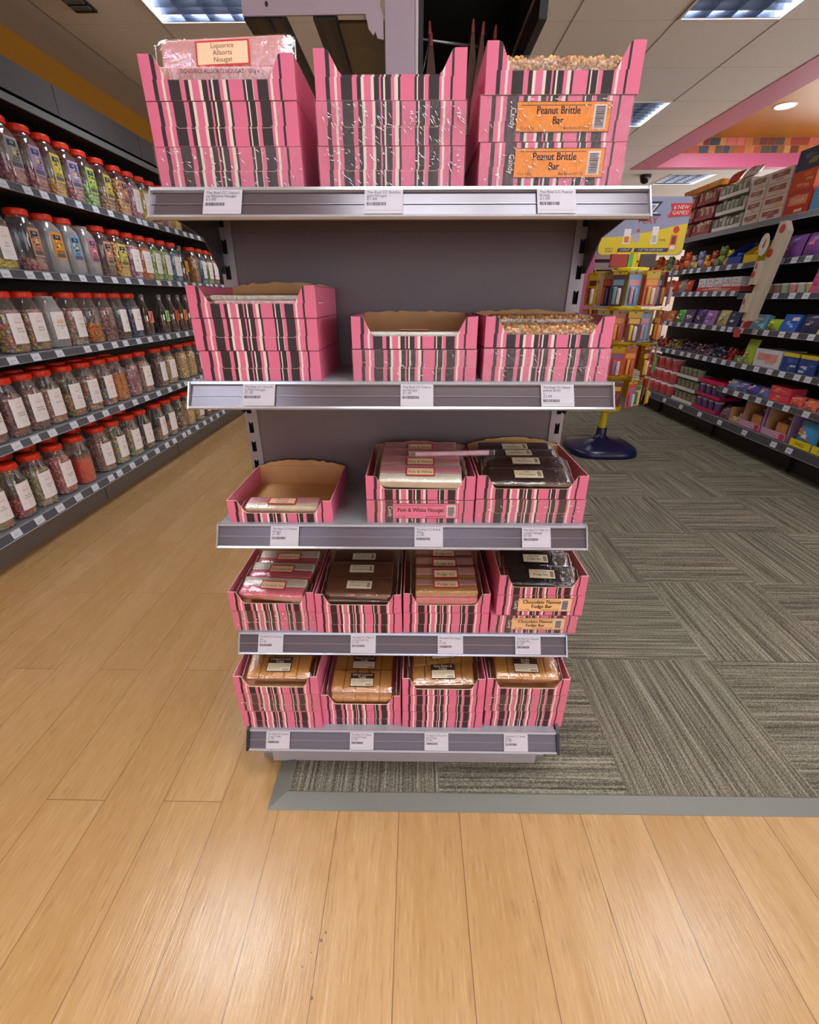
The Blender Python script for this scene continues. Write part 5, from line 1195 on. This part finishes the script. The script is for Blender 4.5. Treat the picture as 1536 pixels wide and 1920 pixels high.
for _ in range(14): p.ball((r_.uniform(.02, .1), r_.uniform(.02, .11), r_.uniform(.02, .04)), .02, mcol(r_.choice(((200, 150, 140), (170, 170, 180), (220, 190, 110)))), 1, (1.2, .8, .6))
p.build('packets', e)['kind'] = 'stuff'
for i, y in enumerate((3.62, 3.34)):
    e = thing('display_carton', 'lilac open display carton of chocolate packets, %s' % ('beside the brown carton', 'beside the blue yellow bag')[i], 'box', (XF + .01, y, z), 0, 'lilac display cartons')
    lc = mcol((176, 140, 204)); m = MB(); w_ = .255; h = .245
    m.box(.02, .24, 0, .014, 0, h, lc).box(.02, .24, w_ - .014, w_, 0, h, lc).box(.237, .24, 0, w_, 0, h, lc).box(0, .24, 0, w_, 0, .004, lc)
    m.box(.02, .235, .014, .016, .01, h - .004, M_KRAFT).box(.02, .235, w_ - .016, w_ - .014, .01, h - .004, M_KRAFT).box(.233, .237, .016, w_ - .016, 0, h - .01, M_KRAFT)
    m.box(0, .004, 0, w_, 0, .055, mcol((206, 160, 190))); m.build('carton', e)
    a = MB(); a.box(-.001, 0, .01, .06, .008, .05, mcol((214, 60, 90))); art(a, w_, .055, [(226, 190, 206), (190, 130, 170)], i, 0, -.0008, 4); a.build('printed_front', e)
    p = MB()
    for k in range(4): p.rbox(.03 + k * .035, .055 + k * .035, .05, .16, .006, .12 + .02 * k, .01, mcol(((206, 150, 96), (90, 60, 110), (226, 200, 190), (60, 50, 90))[k]))
    p.build('packets', e)
for i, y in enumerate((3.08, 2.88)): gbag('bright blue bag with yellow foot, near end of the bottom right shelf, %s one' % ('farther', 'nearer')[i], y, z, .19, .19, .07, (70, 150, 206), [(236, 190, 60), (216, 120, 70), (226, 226, 230), (60, 80, 160)], 130 + i, .06, group='bright blue bags with yellow foot')
for i, y in enumerate((3.08, 2.88)):
    m = MB(); m.box(-.0385, -.034, -.093, .093, .004, .055, mcol((236, 214, 30))); m.text('SWIZZ', .03, (-.0392, 0, .018), (0, -1, 0), (0, 0, 1), m_ink, .9)
    o = [q for q in COL.objects if q.get('label', '').startswith('bright blue bag')][i]; m.build('yellow_panel', o)

# cream hanging strip on the shelf upright
e = thing('clip_strip_display', 'tall cream cardboard hanging strip with red roundels clipped to the right shelves', 'display', (2.66, 4.0, 1.04))
cs = P('cream printed card', (210, 200, 180), .5, var=.03); rd = P('red roundel print', (196, 74, 66), .5)
def st(t_): return (t_ * -.16, t_)   # lean: y shift per height
m = MB(); m.prism([(.06, 0), (-.06, 0), (-.17, .60), (-.115, .67), (-.06, .67), (-.04, .55), (.0, .4)], 0, .0, .04, cs); m.build('card', e)
m = MB(); m.prism([(.075 + .0, .06), (.02, .06), (.0, .20), (.055, .20)], 0, -.03, .0, cs); m.prism([(.055, .26), (.0, .26), (-.02, .42), (.035, .42)], 0, -.03, .0, cs); m.build('pocket', e)
m = MB()
for cy_, cz_, r_ in ((-.105, .62, .028), (-.045, .47, .03), (.03, .33, .022)):
    m.prism([(cy_ + r_ * math.cos(a * PI / 9), cz_ + r_ * math.sin(a * PI / 9)) for a in range(18)], 0, -.0315 if cz_ < .45 else -.0015, -.0305 if cz_ < .45 else 0, rd)
for cy_, cz_ in ((.045, .12), (.02, .37)): m.prism([(cy_ - .012, cz_), (cy_ + .012, cz_), (cy_ + .007, cz_ + .03), (cy_, cz_ + .045), (cy_ - .007, cz_ + .03)], 0, -.0315, -.030, rd)
m.build('roundel', e)
m = MB(); m.prism([(.0 + .05 * math.cos(a * PI / 12) , .53 + .075 * math.sin(a * PI / 12)) for a in range(24)], 0, -.034, -.030, P('white card disc', (226, 222, 220), .45)); m.prism([(.012, .51), (-.01, .51), (-.02, .56), (-.012, .57)], 0, -.0352, -.034, rd); m.build('header_disc', e)
m = MB(); m.tube((.02, .05, -.01), (.02, .09, -.09), .006, cs); m.box(.0, .03, .07, .11, -.13, -.07, rd); m.build('tail', e)

# ================================================================ YELLOW SPINNER STAND
SX, SY = 1.60, 3.85
m_sy = P('yellow moulded plastic', (222, 196, 20), .4, var=.03); m_nb = P('navy moulded plastic', (16, 20, 66), .28, var=.02)
e = thing('spinner_stand', 'yellow spinner stand on a navy base with an illustrated header board', 'display stand', (SX, SY, .004))
b = MB(); N = 40; prof = [(1.0, 0), (1.02, .012), (1.0, .045), (.93, .062), (.30, .105), (.16, .13), (.14, .20)]
v = []
for r, z_ in prof:
    for i in range(N):
        n_ = 3.2 if r > .5 else 2.0; x, y = sup(2 * PI * i / N + PI / 4, .275 * r, n_); v.append((x, y, z_))
b.add(v, [(j*N+i, j*N+(i+1)%N, (j+1)*N+(i+1)%N, (j+1)*N+i) for j in range(len(prof)-1) for i in range(N)], m_nb, smooth=True); b.add(v[:N], [tuple(range(N))[::-1]], m_nb)
b.build('base', e)
MB().lathe([(.030, .17), (.030, 1.50)], 20, m_sy).build('pole', e)
for z_, r in ((.345, .115), (.60, .12), (.85, .12), (1.09, .12), (1.345, .12)):
    d = MB(); d.lathe([(r * .85, 0), (r, .008), (r, .05), (r * .9, .058)] if z_ > .5 else [(r * .8, 0), (r, .01), (r, .045), (r * .93, .055)], 28, m_sy); d.X = None
    o = d.build('hub_disc', e); o.location = (0, 0, z_)
    if z_ > .5:
        a_ = MB()
        for k in range(10):
            a = 2 * PI * k / 10 + z_; a_.tube((.1 * math.cos(a), .1 * math.sin(a), z_ + .03), (.27 * math.cos(a), .27 * math.sin(a), z_ + .03), .003, m_sy, 6); a_.tube((.27 * math.cos(a), .27 * math.sin(a), z_ + .03), (.275 * math.cos(a), .275 * math.sin(a), z_ + .045), .003, m_sy, 6)
        a_.build('hook_arm', e)
MB().prism([(-.05, 0), (.05, 0), (.05, 1)], 1, 0, .01, m_sy) if False else None
n_ = MB(); n_.box(-.04, .04, -.012, .012, 1.37, 1.45, m_sy); n_.prism([(-.11, 1.44), (.11, 1.44), (.125, 1.46), (.125, 1.50), (-.125, 1.50), (-.125, 1.46)], 1, -.012, .012, P('bright yellow plate', (238, 220, 10), .35)); n_.build('neck', e)
# header board: flat printed board, real size
hb = MB(); hw0, hw1, hz0, hz1 = -.27, .345, 1.485, 1.845
def rr_rect(x0, x1, z0, z1, r, n=5):
    o = []
    for cx_, cz_, a0 in ((x1-r, z1-r, 0), (x0+r, z1-r, PI/2), (x0+r, z0+r, PI), (x1-r, z0+r, 1.5*PI)):
        for i in range(n + 1): a = a0 + PI/2 * i / n; o.append((cx_ + r * math.cos(a), cz_ + r * math.sin(a)))
    return o
hb.prism(rr_rect(hw0, hw1, hz0, hz1, .03), 1, -.006, .006, P('grey blue header print', (146, 152, 184), .35, var=.02))
Yf = -.0075; my = P('yellow header print', (222, 200, 0), .35, var=.02)
hb.prism([(hw0 + .003, hz0 + .02), (hw0 + .03, hz0 + .003), (hw1 - .03, hz0 + .003), (hw1 - .003, hz0 + .03), (hw1 - .003, hz0 + .20), (.10, hz0 + .15), (-.10, hz0 + .12), (hw0 + .003, hz0 + .11)], 1, Yf, -.006, my)
R_, U_ = (1, 0, 0), (0, 0, 1); nvy = P('navy header print', (28, 34, 78), .35, var=0); red_ = P('red header print', (204, 36, 40), .35, var=0); wht = P('white header print', (232, 230, 232), .4, var=0); org = P('orange header print', (226, 120, 50), .4)
hb.text('ZZ', .125, (.05, Yf - .001, hz0 + .245), R_, U_, nvy, 1.1, 'CENTER'); hb.text('ZZ', .085, (.052, Yf - .002, hz0 + .258), R_, U_, wht, 1.1, 'CENTER')
hb.text('PLAY', .055, (.055, Yf - .001, hz0 + .198), R_, U_, red_, 1.1)
hb.prism([(.185, hz0 + .235), (.345, hz0 + .245), (.345, hz0 + .32), (.195, hz0 + .318), (.21, hz0 + .28)], 1, Yf - .0005, Yf + .001, red_)
hb.text('6 NEW', .034, (.272, Yf - .002, hz0 + .285), R_, U_, wht, 1); hb.text('GAMES!', .034, (.272, Yf - .002, hz0 + .252), R_, U_, wht, 1)
hb.text('SE', .05, (-.20, Yf - .001, hz0 + .165), R_, U_, red_, 1)
for x, a_, b_, c in ((-.10, .05, .095, wht), (.10, .045, .11, wht)):
    hb.box(x, x + a_, Yf - .0008, Yf, hz0 + .07, hz0 + .07 + b_, c); hb.box(x + .008, x + a_ - .008, Yf - .0014, Yf, hz0 + .08, hz0 + .08 + b_ * .4, org if x < 0 else P('pale print', (180, 186, 196), .4))
def disc(x, z_, r, c, dy=0): hb.prism([(x + r * math.cos(a * PI / 10), z_ + r * math.sin(a * PI / 10)) for a in range(20)], 1, Yf - .0008 - dy, Yf, c)
disc(-.01, hz0 + .11, .030, P('lens print', (176, 178, 196), .4)); disc(.0, hz0 + .155, .010, red_); disc(.185, hz0 + .095, .034, my, .0002); disc(.27, hz0 + .16, .022, red_)
hb.text('FUN', .022, (.185, Yf - .002, hz0 + .088), R_, U_, nvy, 1); hb.box(.24, .29, Yf - .001, Yf, hz0 + .03, hz0 + .13, org); hb.box(.25, .28, Yf - .0016, Yf, hz0 + .07, hz0 + .12, P('plum print', (110, 50, 60), .4)); hb.box(.245, .285, Yf - .0016, Yf, hz0 + .035, hz0 + .06, wht)
hb.prism([(-.13, hz0 + .02), (-.03, hz0 + .02), (-.02, hz0 + .045), (-.125, hz0 + .045)], 1, Yf - .001, Yf, nvy); hb.prism([(-.01, hz0 + .02), (.235, hz0 + .02), (.245, hz0 + .045), (-.005, hz0 + .045)], 1, Yf - .001, Yf, nvy)
hb.text('2 SCAN IT', .018, (-.075, Yf - .002, hz0 + .027), R_, U_, wht, .9, maxw=.08); hb.text('3 LET THE GAMES BEGIN', .018, (.112, Yf - .002, hz0 + .027), R_, U_, wht, .9, maxw=.20)
hb.text('HOW IT', .016, (-.19, Yf - .002, hz0 + .036), R_, U_, nvy, 1); hb.text('WORKS', .016, (-.19, Yf - .002, hz0 + .02), R_, U_, nvy, 1)
hb.build('header_board', e)
MB().box(-.11, -.05, -.0135, -.012, 1.462, 1.485, P('pale sticker', (226, 222, 150), .4)).box(.03, .06, -.0135, -.012, 1.462, 1.487, _M['pale sticker']).build('neck_sticker', e)
# hanging packs
pk = [((206, 160, 40), (236, 190, 60), 'amber'), ((120, 60, 60), (236, 190, 60), 'maroon and yellow'), ((90, 70, 90), (120, 170, 190), 'violet and teal'), ((200, 60, 60), (110, 190, 200), 'red and turquoise'), ((220, 100, 60), (170, 120, 180), 'orange and mauve'), ((120, 170, 214), (226, 160, 170), 'light blue'), ((226, 190, 40), (120, 40, 40), 'yellow framed'), ((230, 210, 160), (60, 150, 70), 'cream and green'), ((206, 90, 60), (240, 170, 60), 'tangerine'), ((60, 60, 84), (220, 70, 60), 'navy and red')]
tn = ['lowest', 'third', 'second', 'top']
for ti, z_ in enumerate((.60, .85, 1.09, 1.345)):
    for k in range(16):
        a = 2 * PI * k / 16 + z_; ca, sa = math.cos(a), math.sin(a)
        c1, c2, cn = pk[(k * 3 + ti * 7 + k // 10) % 10]; h = (.20, .215, .21, .225)[ti]
        rad = .285 if k % 2 else .24
        e2 = thing('hanging_sweet_pack', '%s sweet pack on %s tier of yellow stand, %s' % (cn, tn[ti], 'facing the camera' if sa < -.5 else ('at the back' if ca > 0 else 'at the back left') if sa > .5 else 'at the right' if ca > 0 else 'at the left'), 'sweet pack', (SX + rad * ca, SY + rad * sa, z_ + .004 + .026 - h), a + PI / 2 + .25 * ((k % 3) - 1), 'carded sweets on the yellow stand')
        cd = MB(); cd.box(-.045, .045, -.001, .001, 0, h, mcol(c1)); cd.box(-.045, .045, -.0016, -.001, h * (.90 if k % 3 else .78), h * .98, mcol((214, 180, 50) if k % 2 else (150, 120, 80))); cd.box(-.036, .036, -.0018, -.001, h * .60, h * .76, mcol(c2)); cd.box(-.006, .006, -.0019, .0019, h * .93, h * .96, m_dark); cd.build('card', e2)
        bl = MB(); bl.rbox(-.026, -.002, -.020, -.001, .012, h * .56, .006, mcol(c2, .25)); bl.rbox(.003, .026, -.020, -.001, .012, h * .52, .006, mcol((230, 226, 220) if k % 2 else c1, .25)); bl.build('blister', e2)
for k in range(3):
    gbox('%s candy carton standing on top of the yellow stand' % ('red', 'green', 'dark striped')[k], SY - .03, 1.41, .03, .085, (.12, .035, .11)[k], ((170, 40, 30), (90, 180, 60), (70, 50, 60))[k], [(226, 190, 60)], 140 + k, x=SX + (-.17, -.045, .045)[k], group='cartons on the yellow stand')

packs = [o for o in COL.objects if o.parent is None and o.name.startswith('hanging_sweet_pack')]
for o in packs:
    tw = [q for q in packs if q['label'] == o['label'] and q is not o]
    if tw: o['dup'] = 'left one' if o.location.x < tw[0].location.x else 'right one'
for o in packs:
    if 'dup' in o: o['label'] = o['label'] + ', ' + o['dup']; del o['dup']
# ================================================================ UPPER RACK BEHIND THE END UNIT
m_pl = P('mauve grey steel', (164, 152, 164), .38, .2, var=.02)
e = thing('tall_display_rack', 'tall grey centre post with bracket arm and dark rails rising behind the striped boxes', 'shelving', (0, 0, 0))
MB().box(-.064, -.005, 1.205, 1.235, 0.02, 2.5, m_pl).box(-.005, .002, 1.21, 1.235, 0.02, 2.5, P('bright post edge', (196, 192, 198), .3, .3)).build('post', e, bevel=.002)
MB().box(.0, .012, 1.20, 1.205, 1.822, 2.4, m_pl).build('clip', e)
ar = MB(); ar.prism([(-.338, 1.695), (-.10, 1.697), (-.095, 1.676), (-.086, 1.666), (-.082, 1.672), (-.078, 1.662), (-.066, 1.660), (-.066, 1.695), (-.072, 1.71), (-.066, 1.74), (-.066, 1.80), (-.338, 1.80)], 1, 1.20, 1.204, m_pl)
ar.prism([(-.290 + .003 * math.cos(a * PI / 6), 1.712 + .004 * math.sin(a * PI / 6)) for a in range(12)], 1, 1.1993, 1.20, m_dark)
ar.build('bracket_arm', e)
m_bl = P('black rail', (22, 20, 20), .4); m_dg = P('dark grey rail', (46, 43, 44), .35, .2)
for x0, x1, mt in ((-.338, -.318, m_bl), (-.318, -.300, m_dg), (-.300, -.292, m_bl), (-.284, -.270, m_dg), (-.270, -.262, m_bl), (-.203, -.188, m_bl), (-.188, -.174, m_dg), (-.174, -.160, m_bl)):
    MB().box(x0, x1, 1.206, 2.35, 1.692, 1.712, mt).build('rail', e)
MB().box(-.158, -.005, 1.24, 2.35, 1.70, 1.705, P('smoked shelf sheet', (84, 72, 56), .2)).build('shelf_sheet', e)
MB().box(.004, .012, 1.24, 2.35, 1.62, 2.35, m_bl).build('centre_panel', e)
MB().box(.236, .252, 1.21, 2.35, 1.692, 1.95, m_bl).build('side_fascia', e); MB().box(.2325, .2358, 1.21, 2.35, 1.742, 1.746, m_lip).build('side_trim', e)
MB().box(.004, .236, 1.30, 2.35, 1.95, 1.96, m_bl).build('canopy', e)
MB().box(.012, .236, 2.33, 2.35, 1.60, 1.95, m_bl).build('end_panel', e)
MB().tube((.012, 1.50, 1.775), (.225, 1.62, 1.80), .0028, P('bright wire', (224, 224, 228), .25, .6)).tube((.03, 1.50, 1.775), (.012, 1.49, 1.70), .0016, _M['bright wire']).tube((.012, 1.40, 1.83), (.236, 1.40, 1.84), .004, m_dg).build('hook_wire', e)
m_bg = P('brown foil bag', (120, 76, 56), .3, var=.1); m_bt = P('pink bag top', (206, 70, 76), .35)
for i, (x, zb_, zt2, w_) in enumerate(((.034, 1.67, 1.775, .012), (.068, 1.67, 1.80, .011), (.102, 1.67, 1.805, .012), (.136, 1.67, 1.80, .011), (.172, 1.67, 1.815, .013))):
    e2 = thing('hanging_bag', 'brown foil sweet bag hanging edge-on in the dark rack above, %s from the post' % ORD[i], 'bag', (x, 1.50 + .01 * i, 0), random.uniform(-.04, .04), 'brown bags hanging in the upper rack')
    m = MB(); w_ *= 1.4; zt2 -= .006; e2.rotation_euler = (0, (0, .10, -.08, .06, -.04, .12, -.1)[i] * .5, 0); m.prism([(-w_, zb_ - .06), (w_, zb_ - .06), (w_ * .75, zb_ + .02), (.0015, zt2), (-.0015, zt2), (-w_ * .75, zb_ + .02)], 1, -.035, .04, m_bg); m.build('bag', e2)
    m = MB(); m.prism([(-.004, zt2 - .02), (.004, zt2 - .02), (.0018, zt2 + .004), (-.0018, zt2 + .004)], 1, -.037, .042, m_bt); m.build('header_card', e2)
